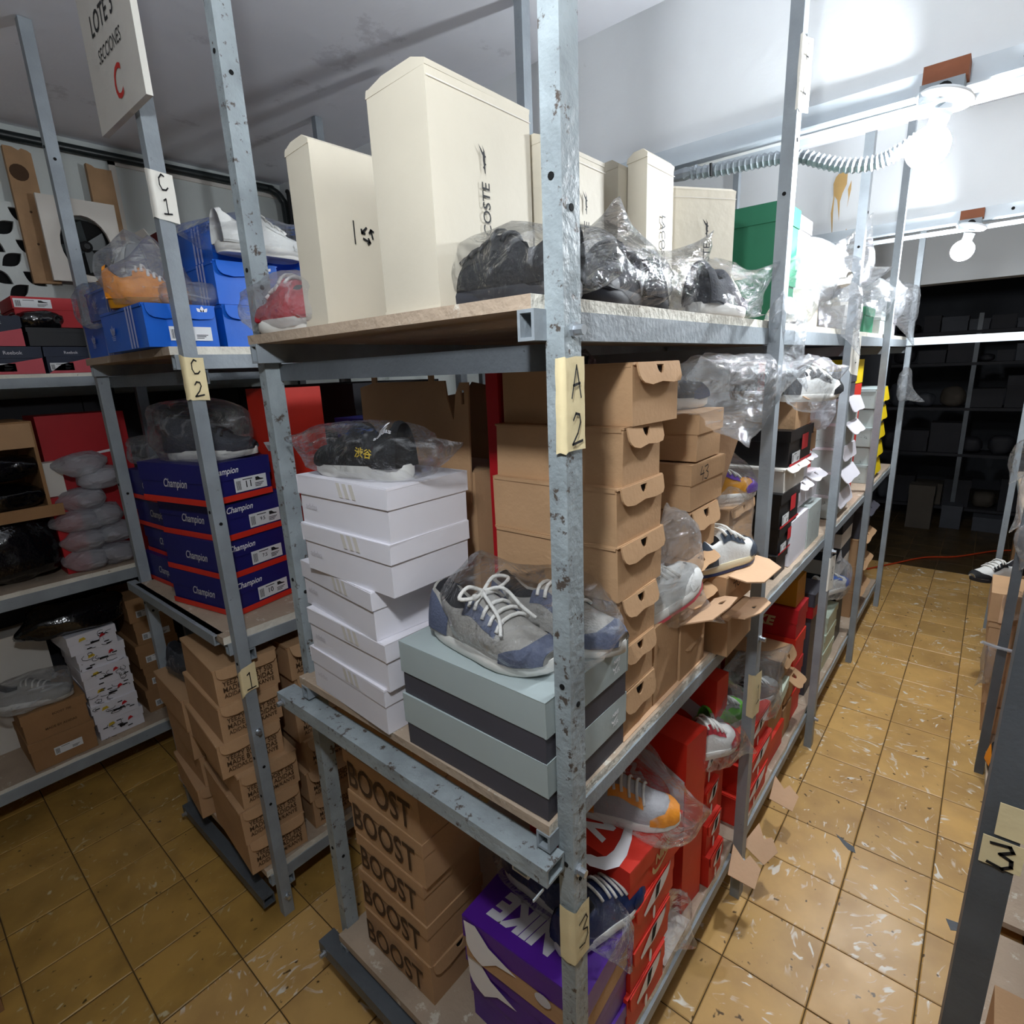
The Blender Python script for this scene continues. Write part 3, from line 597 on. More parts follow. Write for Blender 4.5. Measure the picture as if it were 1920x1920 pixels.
def sticker(p, a, b_, w_, h_, size=None, face='x', off=None, pic=True):
    D(p, lambda b, F: poly(b, F, rect(a-w_/2, a+w_/2, b_-h_/2, b_+h_/2)), 'sticker', 'sticker', face, off)
    def ink(b, F):
        G = lambda u, v, h=0.: F(u, v, h+.002)
        for k in range(7): poly(b, G, rect(a-w_*.46+k*w_*.022, a-w_*.46+k*w_*.022+w_*(.008+.006*(k % 2)), b_-h_*.36, b_+h_*.3))
        for k in range(3): poly(b, G, rect(a+w_*.12, a+w_*(.4-.05*k), b_-h_*(.12+.11*k), b_-h_*(.07+.11*k)))
        poly(b, G, rect(a-w_*.25, a+w_*.05, b_+h_*.3, b_+h_*.36))
        if size: text(b, G, size, w_*(.16 if len(size) > 1 else .06), (a-w_*.08, b_-h_*.02), 0, .01)
        if pic: poly(b, G, [(a+w_*.15, b_+h_*.1), (a+w_*.4, b_+h_*.1), (a+w_*.4, b_+h_*.16), (a+w_*.3, b_+h_*.22), (a+w_*.24, b_+h_*.36), (a+w_*.15, b_+h_*.36)])
    D(p, ink, 'ink', 'lettering', face, off)
def d_sport_navy(size, hand=True):
    def f(p):
        lx, ly, h = p['lx'], p['ly'], p['h']
        for face, wd in (('x', ly), ('y', lx)):
            D(p, lambda b, F: poly(b, F, rect(-wd/2-.004, wd/2+.004, -h/2+.001, -h*.34)), 'red_card', 'red_band', face, .009)
        D(p, lambda b, F: text(b, F, 'Champion', ly*.42, (-ly*.22, h*.27), 0, .012, .35, 1.2), 'ink_white', 'lettering', 'x')
        D(p, lambda b, F: text(b, F, 'Champion', lx*.36, (lx*.06, h*.0), 0, .01, .35, 1.3), 'ink_grey', 'lettering', 'y')
        if size: sticker(p, ly*.16, -h*.12, ly*.52, h*.36, size, off=.012)
    return f
def d_orig(p, stripes=True, lab=False):
    lx, ly, h = p['lx'], p['ly'], p['h']
    D(p, lambda b, F: [poly(b, F, rect(lx*(.16+.065*k), lx*(.195+.065*k), -h*.49, h*.5)) for k in range(3)], 'ink_lilac', 'three_stripes', 'y', .014)
    D(p, lambda b, F: trefoil(b, F, (-lx*.22, -h*.1), .22), 'ink_lilac', 'emblem', 'y', .014)
    D(p, lambda b, F: trefoil(b, F, (ly*.3, h*.3), .16), 'ink_white', 'emblem', 'x')
def d_orig_lab(p): d_orig(p); sticker(p, p['ly']*.1, -p['h']*.18, p['ly']*.6, p['h']*.34, None, off=.01, pic=False)
def d_boost(p):
    lx, ly, h = p['lx'], p['ly'], p['h']
    D(p, lambda b, F: text(b, F, 'BOOST', lx*.86, (-lx*.02, 0), 0, .012, 0, 1.35), 'ink_brown', 'lettering', 'y')
def d_y500(p):
    ly, h = p['ly'], p['h']
    for k, s in enumerate(('YEEZY BOOST 500', 'MADE BY ADIDAS', 'ADIDAS.COM/KANYE')): D(p, lambda b, F: text(b, F, s, ly*.8, (.0, h*(.08-.17*k)), 0, .012, 0, 1.25), 'ink_brown', 'lettering', 'x', .014)
def d_sw_red(p, big=False, top=True, moon=True):
    lx, ly, h = p['lx'], p['ly'], p['h']
    if moon:
        D(p, lambda b, F: poly(b, F, [(-ly*.33, h*.22), (-ly*.33+.02, h*.12)] + arc(-.02, h*.5, ly*.36, h*.40, 250, 372, 8) + [(ly*.34, h*.5), (-.04, h*.5)]), 'ink_white', 'white_print', 'x', .027)
        D(p, lambda b, F: poly(b, F, [(-.03, h*.48), (.07, h*.48), (.02, h*.2), (-.05, h*.14)]), 'hole', 'finger_notch', 'x', .031)
        D(p, lambda b, F: poly(b, F, [(a_*.6, b_) for a_, b_ in arc(-ly*.06, -h*.26, .05, .085, 0, 345, 12)]), 'ink_white', 'oval_logo', 'x', .012)
    if top:
        D(p, lambda b, F: text(b, F, 'NIKE', lx*.55, (-lx*.05, ly*.05), PI, .05, .25, 1.3), 'ink_white', 'lettering', 'z')
        D(p, lambda b, F: swoosh(b, F, (lx*.05, -ly*.1), lx*.8, PI+.06, 0, 1), 'ink_white', 'curved_logo', 'z')
def d_sw_front(p):
    ly, h = p['ly'], p['h']
    D(p, lambda b, F: [text(b, F, 'NIKE', ly*.3, (ly*.1, h*.1), .1, .04, .25, 1.2)], 'ink_gold', 'lettering', 'x', .014)
    D(p, lambda b, F: swoosh(b, F, (ly*.1, -h*.1), ly*.42, .1), 'ink_gold', 'curved_logo', 'x', .014)
    lx = p['lx']
    D(p, lambda b, F: text(b, F, 'NIKE', ly*.8, (0, -.12), .0, .05, .25, 1.1), 'ink_white', 'lettering', 'zx')
    D(p, lambda b, F: swoosh(b, F, (-.05, -.3), ly*1.3, .05), 'ink_white', 'curved_logo', 'zx')
def d_grey(p):
    ly, h = p['ly'], p['h']
    D(p, lambda b, F: swoosh(b, F, (ly*.34, h*.22), .13, .25), 'ink_white', 'curved_logo', 'x'); D(p, lambda b, F: text(b, F, 'NIKE', .1, (ly*.34, h*.31), .1, .03, .25), 'ink_white', 'lettering', 'x'); D(p, lambda b, F: text(b, F, 'AIR', .09, (ly*.34, h*.12), .05), 'ink_white', 'lettering', 'x')
def d_black(p):
    ly, h = p['ly'], p['h']
    D(p, lambda b, F: poly(b, F, rect(-ly*.02, ly*.26, -h*.15, h*.3)), 'print_red', 'red_print', 'x', .016); sticker(p, -ly*.25, -h*.28, ly*.34, h*.3, None, off=.016, pic=False)
    D(p, lambda b, F: poly(b, F, rect(-ly/2, ly/2, -h*.5, -h*.42)), 'print_red', 'red_band', 'x', .014)
def d_mint(p): D(p, lambda b, F: swoosh(b, F, (0, 0), p['ly']*.62, .35), 'ink', 'curved_logo', 'zx')
def d_hand(n):
    def f(p):
        for k, c in enumerate(n): D(p, lambda b, F: strokes(b, F, GLY[c], .012, (-p['ly']*.28+k*.1, p['h']*.3), .14), 'ink', 'lettering', 'x', .036)
    return f
def d_comic(p):
    rnd = random.Random(p['root'].name); lx, ly, h = p['lx'], p['ly'], p['h']
    def sc(b, F):
        for k in range(9): strokes(b, F, [arc(rnd.uniform(-ly*.45, ly*.4), rnd.uniform(-h*.4, h*.4), rnd.uniform(.03, .1), rnd.uniform(.02, .06), rnd.uniform(0, 360), rnd.uniform(90, 500), 5)], .008)
        for k in range(5):
            a, c = rnd.uniform(-ly*.45, ly*.35), rnd.uniform(-h*.42, h*.35); poly(b, F, rect(a, a+.08, c, c+.02))
        poly(b, F, [(-.05, -h*.12), (.09, -h*.1), (.09, -h*.03), (.0, 0), (-.05, .0)])
    D(p, sc, 'ink', 'comic_print', 'x'); D(p, lambda b, F: poly(b, F, [(.1, .02), (.2, .05), (.16, .1), (.12, .08)]), 'print_red', 'red_print', 'x'); D(p, lambda b, F: poly(b, F, [(-.22, .06), (-.1, .08), (-.13, .13), (-.2, .12)]), 'ink_yellow', 'yellow_print', 'x')
def d_boot(side, txt=True, croc=True, top_down=False):
    def f(p):
        ly, h = p['ly'], p['h']; g = PI/2 if not top_down else -PI/2
        if txt: D(p, lambda b, F: text(b, F, 'LACOSTE', .46, (side, -.10 if not top_down else .0), g, .008), 'ink', 'lettering', 'x', .006)
        if croc: D(p, lambda b, F: poly(b, F, CROC, (side, .27), .17, PI/2), 'ink', 'emblem', 'x', .006)
        D(p, lambda b, F: [strokes(b, F, [[(-ly/2, h*.44), (ly/2, h*.44)]], .006)], 'off_card', 'fold_line', 'x', .002)
    return f
def d_recycle(p):
    ly, h = p['ly'], p['h']
    D(p, lambda b, F: [strokes(b, F, [[rot2(.045, -.03, t), rot2(.045, .03, t)], [rot2(.025, .015, t), rot2(.045, .035, t), rot2(.065, .02, t)]], .018, (-.19, .06)) for t in (.2, .2+2.094, .2+4.19)], 'ink', 'recycling_mark', 'x', .006)
    D(p, lambda b, F: strokes(b, F, [[(-.32, .15), (-.32, -.02)]], .012), 'ink', 'recycling_mark', 'x', .006)
def d_split(p):
    lx, ly, h = p['lx'], p['ly'], p['h']
    D(p, lambda b, F: poly(b, F, [(-ly*.5, -h*.5), (ly*.5, -h*.5), (ly*.5, h*.1), (-ly*.2, -h*.15)]), 'pinkred', 'red_panel', 'x'); sticker(p, -ly*.2, -h*.25, ly*.5, h*.3, None)
    D(p, lambda b, F: text(b, F, 'Reebok', ly*.3, (ly*.05, h*.3), 0, .01), 'ink_grey', 'lettering', 'x')
# ---------------------------------------------------------------- shoes
def ip(tab, t):
    for (a, u), (b, v) in zip(tab, tab[1:]):
        if t <= b: s = (t-a)/(b-a); s = s*s*(3-2*s); return u+(v-u)*s
    return tab[-1][1]
WID = [(0, .60), (.06, .78), (.25, .82), (.45, .86), (.7, 1.), (.85, .93), (.95, .68), (1, .38)]
LOW = [(0, .36), (.08, .39), (.22, .30), (.36, .33), (.46, .37), (.6, .28), (.75, .2), (.9, .155), (1, .07)]
HIGH = [(0, .52), (.1, .6), (.25, .58), (.36, .56), (.46, .46), (.6, .30), (.75, .2), (.9, .155), (1, .07)]
def shoe(label, loc, rz, up, over, sole, lace='lace', L=1.16, W=.43, high=False, tilt=(0, 0), group='loose shoes in clear bags', sole2=None, toe=.74, deco=None, slip=False, bow=False):
    r = empty('shoe', loc, (tilt[0], tilt[1], math.radians(rz)), label, 'shoe', group)
    tab = HIGH if high else LOW; NS, MS = 20, 16
    X = lambda t: (t-.5)*L
    def zs(t): return .12-.02*t+.03*max(0, t-.8)/.2
    b = MB(); n = 28; rings = []
    for ring, (zf, g) in enumerate(((0, .95), (.25, 1.05), (.8, 1.07), (1., 1.02))):
        for i in range(n):
            a = 2*PI*i/n; t = .5+.5*math.cos(a); sgn = math.sin(a)
            wv = ip(WID, t)*W/2*g*(abs(sgn)**.45 if abs(sgn) > 1e-6 else 0)*(1 if sgn > 0 else -1)
            rings.append((X(t)*(1+.02*(g-1)*8)+(0), wv, zs(t)*zf+(.03*max(0, t-.85)/.15 if zf == 0 else 0)))
    fs = [[k*n+i, k*n+(i+1) % n, (k+1)*n+(i+1) % n, (k+1)*n+i] for k in range(3) for i in range(n)]
    b.add(rings, fs); b.add(rings[:n], [list(range(n))[::-1]]); b.add(rings[-n:], [list(range(n))])
    so = b.build('sole', sole, r, smooth=True, fix=True)
    if sole2:
        b2 = MB(); k = [(x*1.006, y*1.012, z*.45) for x, y, z in rings[:n]] + [(x*1.006, y*1.012, z*.45) for x, y, z in rings[n:2*n]]
        b2.add([(x*1.01, y*1.02, -.0) for x, y, z in rings[n:2*n]]+[(x*1.01, y*1.02, z*1.2) for x, y, z in rings[n:2*n]], [[i, (i+1) % n, n+(i+1) % n, n+i] for i in range(n)]); b2.build('outsole', sole2, so, smooth=True)
    def P(t, a, out=0.):
        wv = ip(WID, t)*W/2*.97+out; hh = ip(tab, t)+out; c, s = math.cos(a), math.sin(a)
        y = wv*(abs(c)**.7)*(1 if c > 0 else -1)*(1-.25*max(0, s)*(1 if t < .45 else .4)); z = zs(t)-.02+hh*max(0., s)**.75
        return (X(t), y, z)
    ts = [.006+.988*i/NS for i in range(NS+1)]; an = [PI*j/MS for j in range(MS+1)]
    def inside(t, a): return (.07 < t < (.36 if not slip else .42)) and abs(a-PI/2) < (.62 if not high else .7)
    g = {}
    up_b = MB(); li_b = MB(); ov_b = MB(); vs = []
    for i, t in enumerate(ts):
        for j, a in enumerate(an):
            q = P(t, a)
            if inside(t, a):
                k = min(1., (t-.07)/.06, ((.36 if not slip else .42)-t)/.06)*min(1, (.62-abs(a-PI/2))/.25+.2); q = (q[0], q[1]*.96, q[2]-.13*max(.25, k))
            vs.append(q)
    f_u, f_l = [], []
    for i in range(NS):
        for j in range(MS):
            f = [i*(MS+1)+j, i*(MS+1)+j+1, (i+1)*(MS+1)+j+1, (i+1)*(MS+1)+j]
            tm, am = (ts[i]+ts[i+1])/2, (an[j]+an[j+1])/2
            (f_l if inside(tm, am) else f_u).append(f)
    caps = [[j for j in range(MS+1)], [NS*(MS+1)+j for j in range(MS+1)][::-1]]
    up_b.add(vs, f_u+caps); uo = up_b.build('upper', up, r, smooth=True)
    li_b.add(vs, f_l); li_b.build('lining', 'lining', r, smooth=True)
    if over:
        vo, fo = [], []
        def patch(t0, t1, a0, a1, nn=6, mm=8):
            k = len(vo)
            for i in range(nn+1):
                for j in range(mm+1):
                    t = t0+(t1-t0)*i/nn; lo, hi = (a0(t), a1(t)); vo.append(P(min(max(t, .004), .996), lo+(hi-lo)*j/mm, .008))
            for i in range(nn):
                for j in range(mm): fo.append([k+i*(mm+1)+j, k+i*(mm+1)+j+1, k+(i+1)*(mm+1)+j+1, k+(i+1)*(mm+1)+j])
        z = lambda t: 0.02
        patch(toe, .994, z, lambda t: .28+.5*(t-toe)/(1-toe)*2 if t < .9 else PI/2); patch(toe, .994, lambda t: PI-(.28+.5*(t-toe)/(1-toe)*2) if t < .9 else PI/2, lambda t: PI-.02)
        patch(.006, .24, z, lambda t: .95-2.2*t); patch(.006, .24, lambda t: PI-(.95-2.2*t), lambda t: PI-.02)
        if not slip: patch(.36, .68, lambda t: .62, lambda t: 1.15); patch(.36, .68, lambda t: PI-1.15, lambda t: PI-.62)
        ov_b.add(vo, fo); ov_b.build('overlay', over, r, smooth=True)
    if not slip:
        for k, t in enumerate((.42, .49, .56, .63, .69)):
            lb = MB(); lb.tube([P(t+.02*math.cos(a*2), a, .022) for a in [.85+(PI-1.7)*i/6 for i in range(7)]], .016, 6); lb.build('lace', lace, r, smooth=True)
    if bow:
        p = Vector(P(.44, PI/2, .03))
        for s in (1, -1):
            lb = MB(); lb.tube(spline([p, p+Vector((-.02, .14*s, .07)), p+Vector((.02, .27*s, .03)), p+Vector((.05, .13*s, .0)), p], 6), .016, 6); lb.build('lace_loop', lace, r, smooth=True)
            lb = MB(); lb.tube(spline([p, p+Vector((.12, .1*s, .02)), p+Vector((.28, .13*s, -.1)), p+Vector((.36, .2*s, -.2))], 6), .015, 6); lb.build('lace_end', lace, r, smooth=True)
    if deco: deco(r, P, L)
    return r
def side_text(r, P, L, s, w_, t, a, m, sgn=-1, name='lettering', draw=None):
    """lettering wrapped onto the flank of a shoe"""
    b = MB(); vs, fs = text2d(s, .02) if s else draw; o = []
    for p, q in vs: o.append(P(min(.99, max(.01, t+p*w_/L*(1 if sgn < 0 else -1))), (PI-a if sgn < 0 else a)+(-(q*w_)*2.6 if sgn < 0 else (q*w_)*2.6), .012))
    b.add(o, fs); return b.build(name, m, r)
# ---------------------------------------------------------------- plastic bags
def bag(label, c, rad, seed=0, m='film', tails=(), flat=None, rz=0., crumple=.22, sub=4, group='clear plastic shoe bags', name='plastic_bag', cat='bag', fr=2.6):
    bm = bmesh.new(); bmesh.ops.create_icosphere(bm, subdivisions=sub, radius=1.)
    off = Vector((seed*7.31, seed*3.7, seed*1.9)); tl = [(Vector(d).normalized(), k, w_) for d, k, w_ in tails]
    for v in bm.verts:
        d = v.co.normalized(); k = 1.
        n1 = noise.noise(d*1.4+off)*.35; rg = 1-abs(noise.noise(d*fr+off*2))*2.2; rg2 = 1-abs(noise.noise(d*fr*2.3+off))*2
        k += n1*.6+crumple*(.55*rg*.5+.3*rg2*.5)
        p = Vector((math.copysign(abs(d.x)**.8, d.x)*rad[0], math.copysign(abs(d.y)**.8, d.y)*rad[1], math.copysign(abs(d.z)**.8, d.z)*rad[2]))*k
        for td, ln, w_ in tl:
            a = d.angle(td); e = math.exp(-(a/w_)**2); p += td*ln*e*(1+.25*noise.noise(d*6+off)) ; 
            side = p-td*p.dot(td); p -= side*e*.55
        if flat is not None and p.z < flat: p.z = flat+(p.z-flat)*.04
        v.co = p*T
    me = bpy.data.meshes.new(name); bm.to_mesh(me); bm.free(); me.materials.append(M[m]); me.polygons.foreach_set('use_smooth', [True]*len(me.polygons))
    o = put(name, me, None, c, (0, 0, math.radians(rz))); return tag(o, label, cat, group)
def sheet_panel(label, name, cat, pts, th, m, holes=(), rot=(0, 0, 0), loc=(0, 0, 0), axis='y', group=None):
    vs, fs = plate(pts, holes, th); b = MB()
    b.add([(v.x, v.z, v.y) if axis == 'y' else ((v.z, v.x, v.y) if axis == 'x' else (v.x, v.y, v.z)) for v in vs], fs)
    return tag(b.build(name, m, None, loc, rot, fix=True), label, cat, group)
# ================================================================ MIDDLE RACK, TOP SHELF
Z1 = 7.955
BOOT = dict(style='plain', group='tall beige boot boxes on the top shelf', name='boot_box')
def boot(label, x0, x1, y0, y1, h, deco=None, rot=0.):
    r = shoebox(label, x0, x1, y0, y1, Z1, h, 'bootbox', rot=rot, deco=deco, **BOOT); lx, ly = x1-x0, y1-y0
    b = MB(); b.prism([(-lx/2-.01, h-.05), (-lx/2, h-.01), (-lx*.2, h+.03), (lx*.3, h+.04), (lx/2+.004, h+.0), (lx/2, h-.03)], -ly/2-.004, ly/2, lambda a, c, e: (a, e, c)); b.build('top_flap', 'bootbox', r, fix=True)
    b = MB(); b.box(-lx/2, lx/2, -ly/2-.005, ly/2, -.0, .03); b.build('bottom_flap', 'bootbox', r); return r
boot('smaller beige boot box with a recycling mark, left of the tallest one', -3.75, -3.42, -4.2, -2.9, 1.34, d_recycle)
boot('largest beige boot box with dark lettering printed up its right side', -2.67, -2.09, -4.2, -3.19, 1.42, d_boot(-.02))
boot('beige boot box half hidden behind the front post', -2.5, -2.02, -3.1, -2.25, 1.26, d_boot(.12))
boot('narrow beige boot box just left of the brightly lit one', -2.3, -2.0, -2.05, -1.3, 1.3)
boot('brightly lit narrow beige boot box with lettering reading downwards', -1.99, -1.8, -1.9, -1.36, 1.37, d_boot(.05, True, False, True))
boot('beige boot box turned to face the camera beside the green box', -2.0, -1.65, -1.16, -.44, 1.24, d_boot(.03), -33)
shoebox('dark green lidded shoebox on top of another green one beside the boot boxes', -2.5, -1.36, .6, 1.3, Z1+.66, .68, 'green_card', 'lid', lh=.3, group='green boxes')
shoebox('lower dark green shoebox on the top shelf', -2.5, -1.36, .6, 1.3, Z1, .65, 'green_card', 'lid', lh=.3, group='green boxes')
for k, (dx, dy) in enumerate(((0, 0), (.05, .06), (-.02, .1))):
    shoebox('white lidded shoebox, %s in the pile behind the second post' % ORD[2-k], -2.5+dx, -1.65+dx, 2.1+dy, 3.1+dy, Z1+k*.52, .51, 'off_card', 'lid', 'white_card', .34, group='white boxes on the top shelf')
shoebox('beige shoebox standing under white bags beside the second post', -1.9, -1.35, 1.95, 2.6, Z1, .5, 'bootbox', 'plain', group='beige boxes on the top shelf')
shoebox('flat beige shoebox with a raised grey lid under the bags by the third post', -2.2, -1.4, 4.7, 6.3, Z1, .42, 'off_card', 'lid', lh=.4, group='beige boxes on the top shelf')
shoebox('beige upright box behind the third post', -2.2, -1.5, 4.9, 5.9, Z1+.44, .55, 'bootbox', 'plain', group='beige boxes on the top shelf')
shoebox('small dark green shoebox at the far end of the top shelf', -2.2, -1.4, 6.7, 7.8, Z1, .5, 'green_card', 'lid', lh=.3, group='green boxes')
shoebox('grey lidded shoebox near the fourth post on the top shelf', -2.3, -1.4, 8.7, 9.7, Z1, .5, 'grey_card', 'lid', lh=.35, group='boxes at the far top shelf')
shoebox('white shoebox at the far right end of the top shelf', -2.4, -1.4, 10.2, 11.2, Z1, .5, 'white_card', 'lid', lh=.35, group='boxes at the far top shelf')
# loose shoes and bags along the front edge
shoe('black sneaker with green trim, toe left, before the largest boot box', (-1.88, -3.82, Z1), 186, 'cloth_black', 'rubber_black', 'rub_dark', 'rubber_black')
bag('clear bag around the black sneaker beside the front post', (-1.82, -3.84, Z1+.22), (.72, .25, .23), 1, 'film', [((-1, .0, .55), .22, .4)], -.205)
shoe('black shoe with a red heel tab just right of the front post', (-1.55, -3.02, Z1), -80, 'cloth_char', 'rubber_black', 'rub_dark', 'rubber_black')
bag('clear bag holding the red-tabbed black shoe right of the front post', (-1.53, -3.0, Z1+.22), (.27, .68, .25), 2, 'film', [((.3, -.2, 1), .22, .35)], -.205)
shoe('black shoe lying behind the grey slip-on on the top shelf', (-1.7, -2.1, Z1), -70, 'cloth_black', 'cloth_char', 'rub_dark', 'rubber_black')
bag('crumpled clear bag around a black shoe, middle of the top shelf front', (-1.62, -2.05, Z1+.24), (.3, .62, .26), 3, 'film', [((.5, .3, .6), .25, .35), ((.6, .3, -.8), .3, .25)], -.225)
def g_emblem(r, P, L):
    for s in (-1, 1): side_text(r, P, L, 'G', .12, .55, .75, 'ink_white', s, 'emblem')
shoe('charcoal slip-on shoe with white sole and small white emblem, top shelf front', (-1.47, -1.02, Z1), 95, 'cloth_char', 'cloth_char', 'rub_white', slip=True, deco=g_emblem, L=1.25)
bag('clear bag around the charcoal slip-on shoe', (-1.45, -1.0, Z1+.24), (.29, .82, .27), 4, 'film', [((.4, 1, .5), .3, .35), ((.8, .1, -.7), .3, .22), ((.8, -.6, -.7), .3, .2)], -.225)
bag('empty crumpled clear bag hanging off the shelf edge at the second post', (-1.2, .45, Z1-.12), (.16, .5, .36), 5, 'film_milky', [((.2, -.8, .5), .3, .4), ((.3, .6, -1), .45, .4)])
shoe('white sneaker in a bag beside the second post, top shelf', (-1.55, 1.5, Z1+.0), -60, 'leather_white', 'leather_white', 'rub_white')
shoe('white sneaker lying across the white bags, top shelf', (-1.5, 2.7, Z1+.52), -20, 'leather_white', 'leather_white', 'rub_white')
bag('milky bag heaped beside the second post above the shelf edge', (-1.5, 1.35, Z1+.42), (.35, .6, .42), 6, 'film_milky', [((.5, -1, .3), .4, .4)], -.4)
bag('large milky white bag heap between the second and third post', (-1.5, 2.6, Z1+.75), (.38, .7, .42), 7, 'film_white', [((.3, 1, .2), .4, .4)])
bag('milky bag drooping over the shelf edge before the third post', (-1.25, 3.5, Z1+.35), (.28, .55, .35), 8, 'film_milky', [((.4, .3, -1), .5, .35)])
bag('white bag draped across the third post', (-1.2, 3.9, Z1+.75), (.2, .55, .3), 9, 'film_milky', [((.6, .6, .2), .35, .4)])
bag('upright crumpled clear bag above the beige boxes behind the third post', (-1.5, 5.6, Z1+1.2), (.3, .6, .45), 10, 'film_milky', [((.2, .3, 1), .4, .4)])
bag('clear bag beside the fourth post, top shelf', (-1.4, 7.6, Z1+.7), (.3, .7, .35), 11, 'film_milky', [((.5, .6, .2), .3, .4)])
bag('clear bag bundle near the far end of the top shelf', (-1.4, 9.6, Z1+.8), (.3, .6, .45), 12, 'film_milky')
bag('pale bag bundle at the far end post, top shelf', (-1.3, 11.3, Z1+.8), (.3, .8, .5), 13, 'film_milky', [((.3, .2, -1), .6, .4)])
bag('clear bag dangling from the far end post below the shelf', (-1.1, 11.8, 6.7), (.15, .5, .4), 14, 'film_milky', [((.6, .3, -.5), .4, .4)])
shoe('red canvas shoe with white sole at the left end of the top shelf', (-4.13, -4.08, Z1), 190, 'cloth_red', 'cloth_red', 'rub_white', L=.82)
bag('clear bag wrapped tightly around the red canvas shoe', (-4.2, -4.07, Z1+.23), (.62, .27, .26), 15, 'film_milky', [((-1, -.1, .3), .12, .5)], -.215, crumple=.15)
# ================================================================ MIDDLE RACK, MIDDLE SHELF
Z2 = 4.425
# white stack
WS = [(-2.72, -4.32, 0, 6.24), (-2.73, -4.33, 0, 5.79), (-2.98, -4.30, -5, 5.33), (-2.90, -4.32, -2, 4.87), (-2.95, -4.33, -3, Z2)]
for k, (xr, yf, ro, z) in enumerate(WS):
    def lines(p):
        lx, h = p['lx'], p['h']; D(p, lambda b, F: [poly(b, F, [(lx*(.02+.07*q), h*.22), (lx*(.06+.07*q), h*.22), (lx*(.03+.07*q), h*.5), (lx*(-.01+.07*q), h*.5)]) for q in range(3)], 'off_card', 'three_stripes', 'y')
        D(p, lambda b, F: [text(b, F, 'adidas', .18, (-lx*.36, -h*.1), 0, 0)], 'ink_grey', 'lettering', 'y', .004)
    shoebox('white lidded shoebox, %s of the white stack beside the left post' % ORD[k], xr-1.3, xr, yf, yf+.86, z, .445, 'white_card', 'lid', lh=.36, rot=ro, deco=lines, group='white stacked shoeboxes')
def show(r, P, L):
    side_text(r, P, L, 'adidas', .2, .13, .80, 'ink_white', 1); side_text(r, P, L, '渋谷', .2, .3, .30, 'ink_yellow', 1)
    b0 = MB(); trefoil(b0, lambda a, c, h=0: (a, c, 0), (0, 0), 1.); side_text(r, P, L, None, .16, .13, .98, 'ink_white', 1, 'emblem', ([(v[0], v[1]) for v in b0.v], b0.f))
shoe('black shoe with yellow characters and white emblem on the white stack', (-3.42, -4.02, 6.70), 186, 'cloth_black', None, 'rub_white', 'rubber_black', deco=show, slip=True, L=1.1, W=.46)
bag('crumpled clear bag around the black shoe on the white stack', (-3.4, -3.98, 6.92), (.78, .34, .24), 16, 'film', [((-1, -.3, .1), .18, .35), ((1, .2, .1), .2, .4)], -.215)
# grey boxes and the grey shoe
for k, (z, x, ro) in enumerate(((4.91, -1.25, 0), (Z2, -1.26, .6))):
    shoebox('light grey lidded shoebox with dark body, %s of the two at the front corner' % ('upper' if k == 0 else 'lower'), x-1.5, x, -4.30, -3.21, z, .475, 'dark_card', 'lid', 'grey_card', .56, rot=ro, deco=d_grey, group='grey shoeboxes at the front corner')
shoe('grey sneaker with slate panels and white laces on the grey boxes', (-2.0, -3.98, 5.40), -2, 'cloth_grey', 'cloth_blue', 'rub_white', L=1.2, W=.5, bow=True)
shoe('second grey sneaker behind the front post on the grey boxes', (-1.72, -3.5, 5.40), 4, 'cloth_grey', 'cloth_blue', 'rub_white', L=1.2, W=.46)
bag('large clear bag around the pair of grey sneakers', (-1.85, -3.74, 5.68), (.74, .5, .30), 17, 'film', [((-.6, -.1, 1), .16, .3), ((-1, -.1, -.1), .1, .3)], -.265, crumple=.2)
# tall kraft stack by the front post
KZ = [7.09, 6.64, 6.18, 5.71, 5.27, 4.85, Z2]
KY = [(-3.1, -2.38), (-3.2, -2.57), (-3.27, -2.52), (-3.27, -2.49), (-3.2, -2.6), (-3.2, -2.62), (-3.2, -2.6)]
for k in range(7):
    shoebox('brown kraft shoebox, %s of the tall stack beside the front post' % ORD[k], -2.55, -1.3+(.05 if k == 0 else 0), KY[k][0], KY[k][1], KZ[k], (.46, .44, .45, .46, .43, .41, .41)[k], 'kraft', 'flap', flap=(.34, .36, .33, .36, .38, .38, .5)[k], open_=(.12, .1, .05, .09, .16, .12, .05)[k], group='kraft shoeboxes in the tall stack', rot=(-1.5, 1, 0, .6, -1, 0, 0)[k])
# second kraft stack
S2 = [(-1.7, -1.0, 6.60, .46, 'lid', 'topmost'), (-1.76, -.9, 6.12, .45, 'lid', 'second from the top, marked 43'), (-1.74, -1.05, 5.62, .47, 'flap', 'third from the top'), (-1.9, -1.18, 5.24, .36, 'flap', 'fourth from the top'), (-1.95, -1.22, 4.86, .36, 'flap', 'fifth from the top'), (-1.97, -1.42, Z2, .41, 'flap', 'lowest')]
for k, (y0, y1, z, h, st, w_) in enumerate(S2):
    shoebox('brown kraft shoebox in the second stack, ' + w_, -2.6, -1.36, y0, y1, z, h, 'kraft', st, lh=.42, flap=.42, open_=(0, 0, .15, .9, 1.0, .3)[k], rot=(3, 0, 0, 0, 0, 0)[k], deco=d_hand('43') if k == 1 else None, group='kraft shoeboxes in the second stack')
shoebox('brown kraft box standing on end at the foot of the tall stack', -2.3, -1.30, -2.58, -2.06, Z2, .80, 'kraft', 'plain', group='kraft boxes standing on the middle shelf')
r = shoebox('open brown kraft box with its lid hinged out toward the aisle', -2.3, -1.28, -2.03, -1.42, Z2, .62, 'kraft', 'plain', group='kraft boxes standing on the middle shelf')
